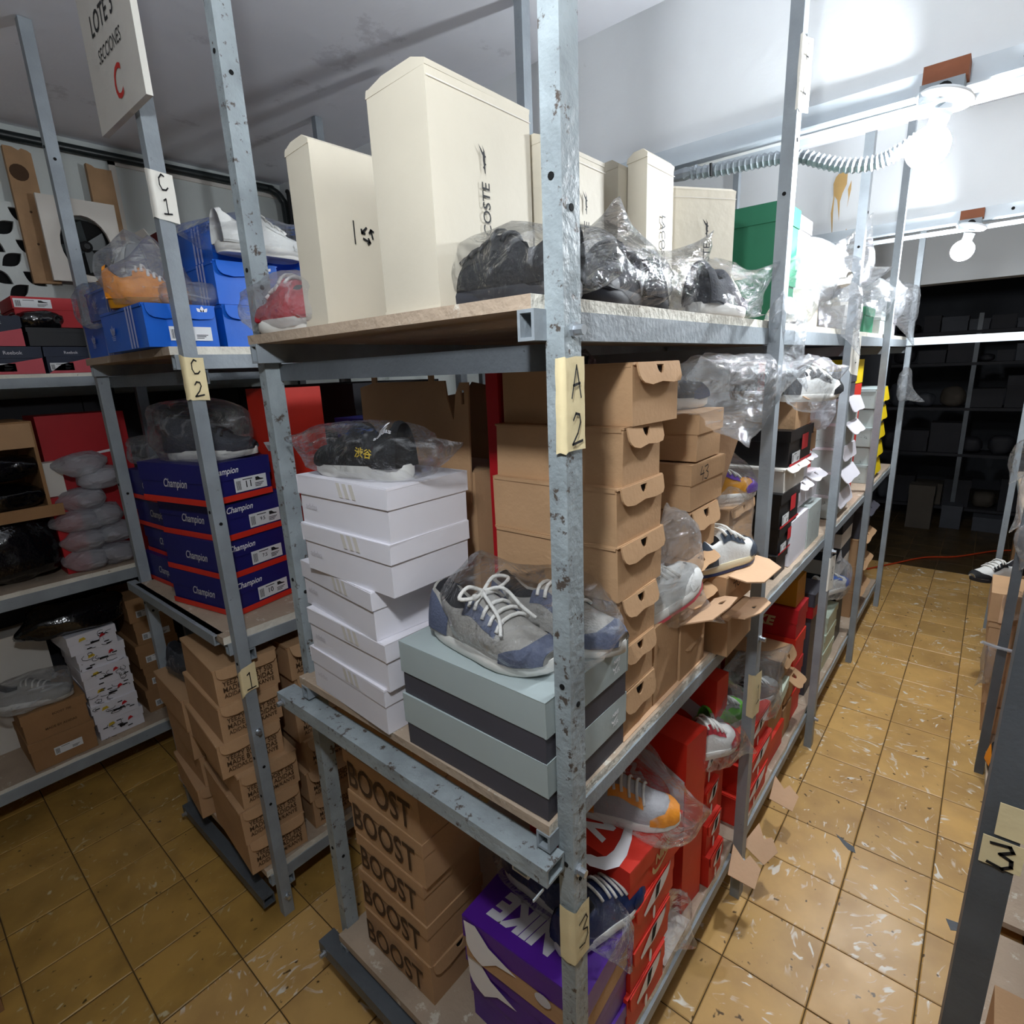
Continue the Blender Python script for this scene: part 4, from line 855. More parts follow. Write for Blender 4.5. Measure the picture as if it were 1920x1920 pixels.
vs, fs = plate([(-.33, 0), (.4, 0), (.44, .2), (.3, .42), (.0, .45), (-.33, .4)], [half_moon(.2, .3, .06)], .014); b = MB(); b.add([(.5+q*.8, p, .62+q*.35+c) for p, q, c in [(v.x, v.y, v.z) for v in vs]], fs); b.build('hinged_lid', 'kraft_in', r, fix=True)
b = MB(); b.box(-1.85, -1.26, -3.2, -1.3, Z2-.002, Z2+.003); tag(b.build('card_sheet', 'kraft_in'), 'flat tan card sheet lining the middle shelf edge', 'card')
r = shoebox('brown kraft box under the one marked 48, beside the second post', -2.4, -1.08, -1.28, -.5, Z2, .42, 'kraft', 'plain', group='kraft boxes beside the second post')
vs, fs = plate([(-.3, 0), (.38, 0), (.38, .2), (.22, .36), (-.1, .34), (-.3, .2)], [half_moon(.06, .2, .05)], .014); b = MB(); b.add([(.66+q*.7, p, .42+q*.12+c) for p, q, c in [(v.x, v.y, v.z) for v in vs]], fs); b.build('paper_flap', 'kraft_in', r, fix=True)
r = shoebox('brown kraft shoebox marked 48 with a shoe on it, beside the second post', -2.45, -1.16, -1.15, -.32, Z2+.45, .40, 'kraft', 'lid', lh=.5, rot=-2, deco=d_hand('48'), group='kraft boxes beside the second post')
vs, fs = plate([(-.35, 0), (.5, 0), (.5, .15), (.35, .33), (-.2, .33), (-.35, .2)], [], .014); b = MB(); b.add([(.65+q, p, .40-q*.12+c) for p, q, c in [(v.x, v.y, v.z) for v in vs]], fs); b.build('open_flap', 'kraft_in', r, fix=True)
shoe('low sneaker in slate and off-white with cream sole, on the box marked 48', (-1.35, -.86, 5.30), 76, 'leather_white', 'leather_slate', 'rub_cream', L=1.1, sole2='leather_navy')
bag('clear bag standing open behind the slate and white sneaker', (-1.4, -.35, 5.72), (.18, .3, .36), 18, 'film', [((.3, 1, -1), .5, .3)])
shoe('white shoe with coral sole propped on the kraft boxes', (-1.42, -2.22, 5.27), 70, 'leather_white', 'leather_white', 'rub_white', L=1.05, tilt=(0, -.35), sole2='pinkred')
bag('milky bag hanging around the white shoe beside the tall kraft stack', (-1.36, -2.05, 5.55), (.16, .42, .52), 19, 'film_milky', [((.5, .9, -.9), .45, .25), ((.0, -.3, 1), .25, .3)])
bag('big clear bag draped from the kraft stack to the second post', (-1.35, -.75, 7.28), (.35, 1.05, .34), 20, 'film_milky', [((.2, -1, .25), .5, .35), ((.25, .9, .15), .6, .3), ((.2, .15, -1), .3, .5)], crumple=.3)
shoe('dark blue shoe inside the big draped bag on the second kraft stack', (-1.9, -1.35, 7.08), 60, 'cloth_char', 'leather_navy', 'rub_white')
bag('clear bag with a black and red shoe hung beyond the second post', (-1.2, 2.0, 7.18), (.25, .75, .36), 21, 'film_milky', [((.2, -1, .4), .5, .4), ((.3, .9, .2), .3, .4)])
shoe('black white and red shoe hanging in a bag beyond the second post', (-1.3, 2.1, 6.98), 60, 'leather_white', 'cloth_black', 'rub_white', tilt=(.3, 0))
# open carton and things behind the white stack
r = Thing('open_carton', (-3.8, -2.6, Z2), 'open brown carton with a tall tabbed flap standing up behind the white stack', 'carton')
b = MB(); b.box(-4.5, -2.95, -3.1, -2.4, Z2, 6.6); r.part('body', b, 'kraft')
out = [(-4.62, 6.3), (-2.98, 6.3), (-2.93, 7.45), (-3.04, 7.45), (-3.1, 7.35), (-3.15, 7.1), (-3.22, 7.3), (-3.24, 7.47), (-3.4, 7.47), (-3.4, 7.53), (-3.47, 7.53), (-3.47, 7.47), (-4.3, 7.47), (-4.3, 7.53), (-4.38, 7.53), (-4.38, 7.46), (-4.6, 7.42)]
vs, fs = plate(out, [rect(-3.03, -2.99, 7.25, 7.38)], .02); b = MB(); b.add([(v.x, -3.12-v.z, v.y) for v in vs], fs); r.part('raised_flap', b, 'kraft', fix=True)
shoebox('shiny dark blue lidded shoebox lying behind the white stack', -6.0, -4.75, -2.6, -1.6, 6.45, .55, 'navy_card', 'lid', lh=.3, deco=lambda p: D(p, lambda b, F: strokes(b, F, [arc(.1, 0, .3, .12, 20, 340)], .06), 'ink_white', 'emblem', 'z'), group='blue boxes')
for k, (x, y, z, a) in enumerate(((-4.2, -1.9, 6.9, .2), (-3.9, -1.5, 7.0, -.1))):
    sheet_panel('raised brown carton flap %s the dark blue box behind the white stack' % ('nearest' if k == 0 else 'further behind'), 'carton_flap', 'flap', [(-.4, Z2-z), (.5, Z2-z), (.45, .45), (.1, .52), (.0, .4), (-.38, .35)], .02, 'kraft_dark', [], (0, 0, a), (x, y, z))
shoe('lilac grey sneaker in a bag above the carton flap', (-3.0, -1.9, 7.0), 200, 'cloth_lilac', 'cloth_lilac', 'rub_white', high=True)
bag('clear bag around the lilac sneaker behind the carton flap', (-2.8, -1.95, 7.2), (.65, .35, .36), 22, 'film', [((.8, -.2, -.3), .3, .3), ((.5, 0, .9), .2, .4)])
for k in range(5):
    m = ('red_card', 'navy_card', 'white_card', 'crimson', 'navy_dark')[k]
    shoebox('%s shoebox, %s of the pile seen between carton flap and kraft stack' % (('red', 'navy', 'white', 'crimson', 'dark navy')[k], ORD[4-k]), -3.6, -2.55, -1.3, -.5, Z2+k*.5, .49, m, 'lid', lh=.3, group='mixed boxes deep in the middle shelf')
shoebox('tall red box standing behind the tall kraft stack', -2.75, -2.60, -3.1, -2.4, Z2, 3.1, 'crimson', 'plain', group='standing red boxes')
# second bay, middle shelf
shoebox('brown kraft box between the stacks, just left of the second post', -2.3, -1.5, -.2, .7, 5.2, .56, 'kraft', 'flap', flap=.2, group='kraft boxes beside the second post')
shoebox('lower brown kraft box just left of the second post', -2.3, -1.5, -.2, .75, 4.72, .47, 'kraft', 'plain', group='kraft boxes beside the second post')
shoebox('bottom brown kraft box just left of the second post', -2.4, -1.5, -.25, .8, Z2, .29, 'kraft', 'plain', group='kraft boxes beside the second post')
shoe('gold and purple shoe in a bag on the kraft boxes by the second post', (-1.8, .2, 5.79), 60, 'amber', 'purple_card', 'rub_white')
bag('clear bag around the gold and purple shoe by the second post', (-1.75, .2, 6.0), (.35, .5, .26), 23, 'film', [((0, 0, 1), .2, .4)], -.2)
sheet_panel('large tan card sheet leaning behind the second kraft stack', 'card_sheet', 'card', [(-.5, -.9), (-.05, -.9), (.5, .9), (-.5, .9)], .02, 'kraft_in', [], (0, 0, .9), (-1.75, -.35, 6.05))
B2 = [('brown kraft box with a torn flap', 6.56, .48, 1.75, 2.6, 'kraft', 'flap', None), ('black box with red print', 6.04, .5, 1.55, 2.8, 'black_card', 'lid', d_black), ('white box with its lid ajar', 5.69, .33, 1.4, 2.5, 'off_card', 'flap', None), ('black box with red print', 5.18, .5, 1.32, 2.3, 'black_card', 'lid', d_black), ('black box with red print', 4.78, .39, 1.35, 2.2, 'black_card', 'lid', d_black), ('black box with red edge', Z2, .35, 1.3, 1.85, 'black_card', 'lid', None)]
for k, (w_, z, h, y0, y1, m, st, de) in enumerate(B2):
    shoebox('%s, %s, stack right of the second post' % (w_, ORD[k]), -2.6, -1.32, y0, y1, z, h, m, st, lh=.3, flap=.3, open_=.8 if k in (0, 2) else 0, deco=de, group='stack right of the second post')
shoebox('large white box standing on its side on the shelf edge, second bay', -2.4, -1.3, 1.95, 2.95, Z2, .72, 'white_card', 'plain', group='white boxes in the second bay')
shoebox('speckled grey box beside the large white one, second bay', -2.4, -1.3, 3.0, 3.9, Z2, .70, 'terrazzo', 'plain', group='white boxes in the second bay')
for k, (y0, y1, z, h) in enumerate(((2.3, 3.0, 5.2, .42), (3.0, 3.9, 5.2, .45), (2.5, 3.1, 5.66, .4))):
    shoebox('white box with an open flap, %s in the second bay' % ('lower left', 'lower right', 'upper')[k], -2.3, -1.4, y0, y1, z, h, 'white_card', 'flap', flap=.4, open_=.9, group='white boxes in the second bay')
shoebox('small brown kraft box above the white ones in the second bay', -2.2, -1.4, 2.75, 3.5, 6.06, .46, 'kraft', 'flap', flap=.3, open_=.4)
shoebox('tall red box with white rim standing at the end of the second bay', -2.4, -1.55, 3.5, 4.0, 4.45+.73, 2.3, 'red_card', 'plain', group='standing red boxes', deco=lambda p: D(p, lambda b, F: poly(b, F, arc(-.05, .55, .2, .22, 0, 350, 14)), 'ink_white', 'white_disc', 'x', .006))
bag('pink-white bag lying before the red box in the second bay', (-1.3, 3.3, 6.72), (.15, .35, .3), 24, 'film_white')
# third bay, middle shelf: speckled boxes with white lids
for k in range(5):
    z = Z2+.02+k*.46
    shoebox('speckled grey box with white lid, %s, past the third post' % ORD[4-k], -2.6, -1.32, 5.1+.06*k, 6.5+.05*((k*2) % 3), z, .45, 'terrazzo', 'flap', 'white_card', flap=.62, open_=(.2, .5, .1, .6, .3)[k], hole=False, group='speckled boxes past the third post')
shoebox('slate grey box on top of the speckled stack past the third post', -2.5, -1.4, 5.4, 6.5, Z2+2.33, .45, 'dark_card', 'lid', lh=.4)
shoebox('red box at the back of the third bay', -2.6, -1.5, 6.9, 7.9, Z2, 2.5, 'red_card', 'plain', group='standing red boxes')
shoebox('yellow flat box at the top of the third bay', -2.6, -1.5, 6.8, 7.95, Z2+2.52, .5, 'yellow_card', 'plain')
for k in range(5):
    shoebox('grey-green box with a bright yellow flap, %s of the far stack' % ORD[4-k], -2.5, -1.36, 9.1+.1*(k % 2), 10.7, Z2+k*.46, .45, 'terrazzo', 'flap', 'grey_card', flap=.75, open_=.12, hole=False, flapm='yellow_card', group='yellow-flapped boxes in the far bay')
# ================================================================ MIDDLE RACK, BOTTOM SHELF
Z3 = .845
for k in range(6):
    shoebox('brown carton with large dark lettering, %s of the bottom shelf stack' % ORD[k], -4.22+(.05 if k == 3 else 0), -2.98-(.06 if k > 2 else 0), -4.12, -3.3, Z3+.545*(5-k), .54, 'kraft', 'flap' if k == 5 else 'lid', lh=.28, deco=d_boost, flap=.3, group='large-lettered cartons')
def d_purple(p):
    lx, ly, h = p['lx'], p['ly'], p['h']
    D(p, lambda b, F: text(b, F, 'NIKE', .8, (-.1, -.13), PI, .06, .25, 1.25), 'ink_grey', 'lettering', 'z')
    D(p, lambda b, F: poly(b, F, [(-lx*.49, h*.45), (-lx*.38, h*.5), (-lx*.26, h*.18), (-.02, -.02), (-lx*.2, -h*.12)]+arc(-lx*.3, .0, lx*.18, h*.42, 260, 170, 6)), 'ink_white', 'white_print', 'y', .018)
    D(p, lambda b, F: poly(b, F, arc(lx*.2, -h*.1, .09, .07, 0, 340, 12)), 'ink_grey', 'oval_logo', 'y', .018)
for k, (z, dx, dy) in enumerate(((1.8, 0, 0), (1.31, -.03, .03), (Z3, -.02, .05))):
    shoebox('purple shoebox with white print, %s, behind the front post' % ORD[k], -2.62+dx, -1.26+dx, -3.95+dy, -3.1+dy, z, (.5, .48, .46)[k], 'purple_card' if k else 'kraft', 'lid', 'purple_card', .5 if k == 0 else .3, rot=(3, 1, -1)[k], deco=d_purple if k < 2 else None, group='purple shoeboxes')
shoe('navy sneaker with white toe line lying on the purple boxes', (-1.5, -3.2, 2.32), 78, 'leather_navy', 'leather_navy', 'rub_white', L=1.1)
shoe('dark navy sneaker at the back left of the purple boxes', (-2.2, -3.26, 2.32), 172, 'leather_navy', 'leather_navy', 'rub_white', L=1.0)
bag('clear bag around the two navy sneakers on the purple boxes', (-1.92, -3.36, 2.53), (.78, .24, .24), 25, 'film', [((.9, -.2, -.2), .2, .35)], -.2)
RS = [(2.41, .46, -2.98, -1.97), (1.92, .47, -3.02, -2.1), (1.39, .5, -3.04, -2.18), (Z3, .52, -3.1, -2.28)]
for k, (z, h, y0, y1) in enumerate(RS):
    shoebox('bright red lidded shoebox, %s of the red stack beside the purple boxes' % ORD[k], -2.55, -1.25, y0, y1, z, h, 'red_card', 'lid' if k == 0 else 'flap', lh=.42, flap=.45, open_=-.09, hole=False, deco=d_sw_front if k == 0 else (lambda p: d_sw_red(p, top=False)), rot=(-4, 1, 0, 0)[k], group='red shoeboxes beside the purple boxes')
shoe('orange and grey sneaker on top of the red boxes', (-1.68, -2.42, 2.885), 24, 'leather_ltgrey', 'leather_orange', 'rub_white', L=1.15, W=.46)
bag('clear bag around the orange and grey sneaker', (-1.62, -2.35, 3.1), (.66, .36, .28), 26, 'film', [((.8, .5, -.1), .15, .35), ((.0, .3, 1), .3, .4)], -.2)
def d_stand(p):
    lx, ly, h = p['lx'], p['ly'], p['h']
    D(p, lambda b, F: poly(b, F, [(lx*.49, h*.30), (lx*.49, h*.06), (lx*.12, h*.04)] + arc(-lx*.02, h*.17, lx*.32, h*.10, -50, 85, 8) + [(-lx*.3, h*.30), (-lx*.48, h*.32), (-lx*.48, h*.38), (.0, h*.37)]), 'ink_grey', 'curved_logo', 'y', .006)
    D(p, lambda b, F: text(b, F, 'NIKE', h*.22, (-lx*.18, h*.17), -.9, .06, .25), 'ink_grey', 'lettering', 'y', .007)
shoebox('tall red box standing on end with a white curved logo, beside the orange sneaker', -2.25, -1.36, -1.45, -.98, Z3, 2.45, 'red_card', 'plain', deco=d_stand, group='standing red boxes', rot=-6)
shoebox('second tall red box with white lettering, standing nearer the second post', -2.45, -1.42, -.42, -.1, Z3+.2, 2.55, 'red_card', 'plain', deco=d_stand, group='standing red boxes', rot=-6)
for k in range(4):
    shoebox('red half-moon printed shoebox, %s of the stack before the second post' % ORD[3-k], -2.35, -1.26-.05*k, -.93, -.48, Z3+k*.47, .46, 'red_card', 'flap', flap=.45, open_=-.09, hole=False, deco=lambda p: d_sw_red(p, top=False), group='red shoeboxes before the second post')
shoe('white and red shoe in a bag on the red stack before the second post', (-1.45, -.72, 2.74), 60, 'leather_white', 'cloth_red', 'rub_white', L=.9)
bag('clear bag around the white and red shoe before the second post', (-1.38, -.66, 2.9), (.3, .42, .27), 27, 'film', [((.5, .4, -.3), .2, .4)])
bag('clear bag with a blue tongue lying at the shelf edge by the red stack', (-1.32, -1.85, 1.15), (.15, .3, .3), 28, 'film', [((.5, .2, -.6), .15, .4)])
b = MB(); b.box(-1.8, -1.26, -2.2, -1.5, Z3, Z3+.02); tag(b.build('card_sheet', 'off_card'), 'pale card scrap lying at the edge of the bottom shelf', 'card')
# second bay, bottom shelf
for k in range(3):
    shoebox('red half-moon printed shoebox, %s, just past the second post' % ORD[2-k], -2.4, -1.26-.05*(k == 2), .3+.1*k, 1.5+.1*k-.1*(k == 2), Z3+k*.48, .47, 'red_card', 'flap', flap=.45, open_=-.09, hole=False, deco=lambda p: d_sw_red(p, top=False), group='red shoeboxes past the second post')
bag('clear bag lying on the red stack past the second post', (-1.35, 1.3, 2.4), (.22, .4, .2), 29, 'film')
shoebox('orange-red box under the mint lid, bottom shelf', -2.5, -1.34, 1.7, 2.7, Z3, .48, 'red_card', 'lid', lh=.4, group='boxes under the mint lid')
shoebox('brown box under the mint lid, bottom shelf', -2.5, -1.38, 1.75, 2.7, Z3+.5, .48, 'kraft', 'lid', lh=.3, group='boxes under the mint lid')
shoebox('mint green shoebox lid with a black curved logo on the bottom shelf', -2.3, -1.3, 1.8, 2.75, Z3+1.0, .28, 'mint_card', 'lid', lh=.7, deco=d_mint, rot=4)
bag('grey bag with shoes heaped on the mint box', (-1.6, 1.55, 2.5), (.4, .65, .4), 30, 'film_dim', [((.4, 1, .5), .4, .4), ((0, -.3, 1), .3, .4)])
shoe('grey shoe in a bag on the mint box', (-1.6, 1.6, 2.18), 70, 'cloth_grey', 'cloth_grey', 'rub_white')
shoe('lime green and grey shoe just before the second post, bottom shelf', (-1.5, -.05, 2.72), 80, 'cloth_green', 'cloth_grey', 'rub_white', L=.9)
bag('clear bag around the lime green shoe by the second post', (-1.5, -.02, 2.95), (.25, .45, .26), 31, 'film_dim', [((0, 0, 1), .25, .4)])
shoebox('brown kraft box with a cut flap above the bottom shelf, second bay', -2.3, -1.38, 2.35, 3.1, Z3+1.32, .42, 'kraft', 'flap', flap=.4, open_=.35, group='kraft boxes in the second bay, bottom shelf')
shoebox('brown kraft box with an open flap, lower in the second bay', -2.3, -1.36, 2.78, 3.3, Z3+.7, .5, 'kraft', 'flap', flap=.5, open_=.9, group='kraft boxes in the second bay, bottom shelf')
shoebox('brown kraft box lying lowest in the second bay', -2.3, -1.36, 2.75, 3.3, Z3, .6, 'kraft', 'plain', group='kraft boxes in the second bay, bottom shelf')
for k in range(4):
    shoebox('large red shoebox, %s of the stack before the third post' % ORD[3-k], -2.7, -1.4, 3.34, 4.05, Z3+k*.58, .56, 'crimson' if k % 2 else 'red_card', 'lid', lh=.45, deco=(lambda p: D(p, lambda b, F: text(b, F, 'NIKE', .6, (0, 0), 0, .05, .25), 'ink_gold', 'lettering', 'y')) if k == 3 else None, group='large red shoeboxes')
shoebox('amber brown box on top of the large red ones', -2.5, -1.45, 3.4, 4.0, Z3+2.34, .5, 'amber', 'plain')
for k, (x, y, z, a) in enumerate(((-1.02, -.35, .9, .3), (-.98, .35, .75, -.2), (-1.0, 1.5, .8, .2))):
    sheet_panel('tan card flap jutting into the aisle, %s along the bottom shelf' % ('nearest the camera', 'middle one', 'farthest one')[k], 'card_flap', 'flap', [(-.15, -.2), (.2, -.22), (.24, .05), (.08, .16), (.02, .06), (-.15, .2)], .015, 'kraft_in', [], (.5, .25, a), (x, y, z), 'z', 'card flaps jutting into the aisle')
for k in range(3):
    shoebox('pale mint shoebox, %s of the stack past the third post' % ORD[2-k], -2.5, -1.34, 5.7+.1*k, 6.8+.05*k, Z3+k*.4, .39, 'mint_card', 'lid', lh=.35, group='pale mint boxes past the third post', deco=d_mint if k == 2 else None)
shoebox('black box behind the pale mint stack', -2.5, -1.4, 7.0, 7.9, Z3, 1.2, 'black_card', 'plain'); shoebox('dark brown box with black side past the third post', -2.5, -1.4, 4.5, 5.6, Z3, 1.7, 'dark_card', 'plain'); shoebox('red and black box on the dark brown one past the third post', -2.4, -1.36, 4.45, 5.3, Z3+1.72, .5, 'crimson', 'lid', 'dark_card', .5)
bag('clear bag with a blue striped shoe past the third post', (-1.35, 6.6, 2.7), (.22, .6, .4), 32, 'film_milky', [((.1, -.5, 1), .5, .3)]); shoe('white shoe with blue stripes in a bag past the third post', (-1.5, 6.6, 2.4), 70, 'leather_white', 'blue_card', 'rub_white')
for k in range(5):
    shoebox('striped cream and black box, %s, past the third post' % ORD[4-k], -2.5, -1.4, 6.9, 8.1, 2.3+k*.34, .33, 'off_card' if k % 2 else 'rub_dark', 'plain', group='striped boxes past the third post')
shoebox('support box below the striped cream and black ones', -2.5, -1.4, 6.95, 8.0, Z3+1.2, .25, 'dim_dark', 'plain')
for k in range(4):
    shoebox('brown box with jutting flap, %s, far end of bottom shelf' % ORD[3-k], -2.5, -1.36, 9.0, 10.6, Z3+k*.72, .7, 'kraft' if k < 3 else 'dark_card', 'flap', flap=.3, open_=.9, group='boxes at the far end, bottom shelf')
# ================================================================ LEFT RACK, TOP SHELF: blue boxes
ZC1 = 7.955
BL = dict(group='blue shoeboxes on the left rack')
def blue(label, x0, x1, y0, y1, z, h, deco=d_orig, rot=0., op=.06): return shoebox(label, x0, x1, y0, y1, z, h, 'blue_card', 'flap', flap=.34, hole=False, open_=op, deco=deco, rot=rot, **BL)
blue('bright blue shoebox with a white sticker, behind the left rack post', -7.85, -6.4, -4.56, -3.80, ZC1, .45, d_orig_lab)
blue('bright blue shoebox on the shelf right of the stickered one', -7.7, -6.36, -3.72, -2.95, ZC1, .47)
blue('bright blue shoebox, middle one of the tall blue pile', -7.7, -6.38, -3.72, -2.95, ZC1+.485, .48, rot=-1)
blue('bright blue shoebox at the top of the tall blue pile', -7.85, -6.6, -3.66, -2.9, ZC1+.98, .44, rot=3)
blue('blue shoebox at the left end of the left rack shelf', -9.45, -8.05, -4.36, -3.6, ZC1, .45)
blue('small blue shoebox under the white shoe', -9.0, -7.65, -4.38, -3.66, ZC1+.465, .36)
shoebox('blue shoebox far behind the tall blue pile', -7.6, -6.4, -2.6, -1.8, ZC1, 1.25, 'blue_card', 'plain', **BL)
shoe('white sneaker seen from its heel on the small blue box', (-8.15, -4.05, 8.80), 172, 'leather_white', 'leather_white', 'rub_white', L=1.05)
bag('clear bag around the white sneaker on the small blue box', (-8.12, -4.05, 9.04), (.6, .3, .3), 40, 'film_milky', [((0, 0, 1), .15, .5)], -.22)
shoe('orange shoe inside a bag on the stickered blue box', (-7.0, -4.25, 8.42), 60, 'leather_orange', 'leather_orange', 'amber', L=.85)
bag('clear bag tied around the orange shoe', (-6.98, -4.25, 8.66), (.34, .42, .26), 41, 'film_milky', [((.15, .1, 1), .3, .4)], -.21)
bag('small clear bag right of the orange shoe bag', (-6.6, -3.95, 8.55), (.2, .32, .14), 42, 'film_milky')
bag('dusky clear bag lying on the left end of the top shelf', (-8.6, -4.45, 8.6), (.6, .12, .25), 43, 'film_dim')
shoe('white low shoe wrapped in a bag across the tall blue pile', (-6.35, -3.1, 9.0), 97, 'leather_white', 'leather_white', 'rub_white', L=1.2)
bag('long clear bag around the white low shoe on the blue pile', (-6.35, -3.15, 9.2), (.28, .72, .24), 44, 'film', [((0, -1, .0), .3, .3), ((.2, .9, .5), .3, .4)], -.18)
sheet_panel('dark red torn card propped against the left wall', 'card_scrap', 'card', [(-.5, -.35), (.3, -.7), (.5, .2), (.25, .6), (-.1, .45), (-.6, .35)], .02, 'maroon', [], (0, 0, .3), (-11.9, -2.2, 9.95))
sheet_panel('pale card sheet leaning beside the red card on the left wall', 'card_sheet', 'card', [(-.7, .5), (.6, -.9), (.75, -.8), (-.4, .55)], .02, 'off_card', [], (0, 0, .3), (-11.7, -2.3, 9.9))
# ================================================================ LEFT RACK, MIDDLE SHELF: navy boxes
def navy(label, cx, cy, z, h, size, rot): return shoebox(label, cx-.70, cx+.70, cy-.47, cy+.47, z, h, 'navy_card', 'lid', lh=.45, rot=rot, deco=d_sport_navy(size), group='navy shoeboxes with red base')
for k, (s, dx, dy, ro) in enumerate((('11', .12, -.14, 12), ('9.5', .02, .03, 11), ('7.5', .0, .0, 10), ('10', .0, .0, 11))):
    navy('navy shoebox with red base, size %s sticker, %s in stack' % (s, ORD[k]), -7.52+dx, -3.70+dy, 4.43+.53*(3-k), .515, s, ro)
for k in range(4): navy('navy shoebox with red base, %s of the stack behind the left corner' % ORD[k], -8.98-.04*(k % 2), -3.64+.04*(k % 3), 4.43+.46*(3-k), .45, None, 4)
shoe('black sneaker with a round white emblem on the navy boxes', (-7.25, -3.75, 6.56), 40, 'cloth_char', 'cloth_char', 'rub_white', 'rubber_black', high=True, L=1.2, deco=lambda r, P, L: side_text(r, P, L, 'C', .12, .42, .75, 'ink_white', -1, 'emblem'))
bag('large clear bag around the black sneaker on the navy boxes', (-7.3, -3.8, 6.93), (.8, .55, .42), 45, 'film', [((-.2, -.6, -1), .3, .3)], -.36, crumple=.2)
bag('small clear bag behind the navy boxes on the left', (-9.2, -3.9, 6.55), (.5, .3, .22), 46, 'film_dim')
def d_tall(p):
    lx, h = p['lx'], p['h']; D(p, lambda b, F: text(b, F, 'NIKE', 1.0, (lx*.22, h*.1), -1.25, .06, .25, 1.2), 'ink_white', 'lettering', 'y', .006); D(p, lambda b, F: poly(b, F, [(lx*.5, h*.27), (-lx*.2, h*.25), (-lx*.1, h*.21), (lx*.5, h*.2)]), 'ink_white', 'white_print', 'y', .006)
shoebox('tall red box standing on end behind the navy boxes', -7.5, -6.5, -3.05, -2.5, 4.43, 3.0, 'red_card', 'plain', deco=d_tall, rot=4, group='standing red boxes')
shoebox('low red box lying behind the navy boxes at the left', -9.3, -8.2, -2.9, -2.0, 4.43, 2.2, 'crimson', 'plain', group='red boxes deep in the left rack')
# ================================================================ LEFT RACK, BOTTOM SHELF: kraft cartons
YN = [(-4.49, -3.68), (-4.53, -3.73), (-4.6, -3.77), (-4.46, -3.66), (-4.52, -3.7), (-4.5, -3.69)]
for k, (y0, y1) in enumerate(YN):
    shoebox('printed kraft shoebox, %s of the front stack, left rack' % ORD[k], -7.82, -6.30-(.1 if k < 3 else 0), y0, y1, .79+.528*(5-k), .515, 'kraft', 'flap', flap=.3, hole=False, open_=.02, deco=d_y500, rot=(-5, -4, -6, -5, -5, -5)[k], group='printed kraft shoeboxes on the left rack')
for k in range(4):
    shoebox('kraft shoebox, %s of the stack behind the left corner' % ORD[k], -9.36, -7.98, -4.5+.04*(k % 3), -3.72, .79+.53*(3-k), .515, 'kraft', 'flap', flap=.35, hole=False, open_=.5 if k == 1 else .03, rot=(-3, -5, -3, -6)[k], group='kraft shoeboxes left stack of the left rack')
for k in range(6):
    shoebox('kraft shoebox, %s of the rear stack beside the middle rack' % ORD[k], -7.6, -6.3-.03*(k % 3), -3.58+.05*(k % 2), -2.75, .79+.52*(5-k), .51, 'kraft', 'flap', flap=.36, hole=False, open_=(.5, .15, .6, .5, .4, .05)[k], deco=d_y500, rot=-2, group='rear kraft stack of the left rack')
shoebox('folded brown carton on top of the front kraft stack', -7.6, -6.9, -4.1, -3.6, 3.955, .03, 'kraft_dark', 'plain')
bag('dusky bag with a dark shoe on the left kraft stack', (-8.7, -4.0, 3.12), (.55, .35, .25), 47, 'film_dim', [((-1, -.3, -.2), .3, .35)], -.19); shoe('dark shoe in the dusky bag on the left kraft stack', (-8.65, -4.0, 2.93), 20, 'cloth_char', 'cloth_char', 'rub_dark')
# ================================================================ WALL RACK ON THE LEFT
ZD1 = 7.805
shoebox('grey and red shoebox on the wall rack at the picture edge, bottom row', -12.6, -11.42, -5.35, -4.55, ZD1, .42, 'navy_dark', 'lid', lh=.4, deco=d_split, group='dark shoeboxes on the wall rack')
shoebox('dark navy and red shoebox beside the left rack post, bottom row', -12.6, -11.42, -4.50, -3.85, ZD1, .42, 'navy_dark', 'lid', lh=.35, deco=d_split, group='dark shoeboxes on the wall rack')
shoebox('grey and pink-red shoebox in the second row at the picture edge', -12.6, -11.45, -5.5, -4.72, ZD1+.44, .46, 'navy_dark', 'lid', lh=.35, deco=d_split, group='dark shoeboxes on the wall rack')
shoebox('open black box with crumpled contents, second row of the wall rack', -12.6, -11.42, -4.66, -3.85, ZD1+.44, .28, 'black_card', 'lid', 'black_card', .2, group='dark shoeboxes on the wall rack')
bag('black crumpled bag in the open black box', (-11.7, -4.45, ZD1+.86), (.25, .35, .16), 48, 'wrap_black', cat='bag', group='black bags')
def d_redlab(p): sticker(p, -p['ly']*.22, p['h']*.3, p['ly']*.55, p['h']*.3, None, pic=True)
shoebox('red shoebox with a long white sticker, top row of the wall rack', -12.6, -11.6, -4.72, -3.82, ZD1+.76, .46, 'crimson', 'lid', lh=.4, deco=d_redlab, group='red shoeboxes on the wall rack')
shoebox('red shoebox at the picture edge, top row of the wall rack', -12.6, -11.5, -5.7, -4.98, ZD1+.92, .3, 'pinkred', 'lid', lh=.4, group='red shoeboxes on the wall rack')
shoebox('dark red shoebox above the top row at the picture edge', -12.6, -11.6, -5.7, -5.0, ZD1+1.24, .5, 'crimson', 'lid', lh=.4, group='red shoeboxes on the wall rack')
shoebox('tan box with a small sticker between the rack posts by the wall', -13.0, -12.0, -3.1, -2.4, ZD1, 1.75, 'kraft', 'lid', lh=.25, deco=lambda p: sticker(p, 0, -p['h']*.1, .5, .3, None))
for k in range(7):
    m = ('red_card', 'white_card', 'crimson', 'kraft', 'navy_dark', 'white_card', 'red_card')[k]
    shoebox('%s shoebox far along the wall rack top shelf, %s from the front' % (('red', 'white', 'crimson', 'tan', 'navy', 'white', 'red')[k], ('first', 'second', 'third', 'fourth', 'fifth', 'sixth', 'seventh')[k]), -12.5, -11.45, -3.05+k*.58, -2.52+k*.58, ZD1, .45 if k else .3, m, 'lid', lh=.35, group='far boxes on the wall rack top shelf')
ZD2 = 4.285
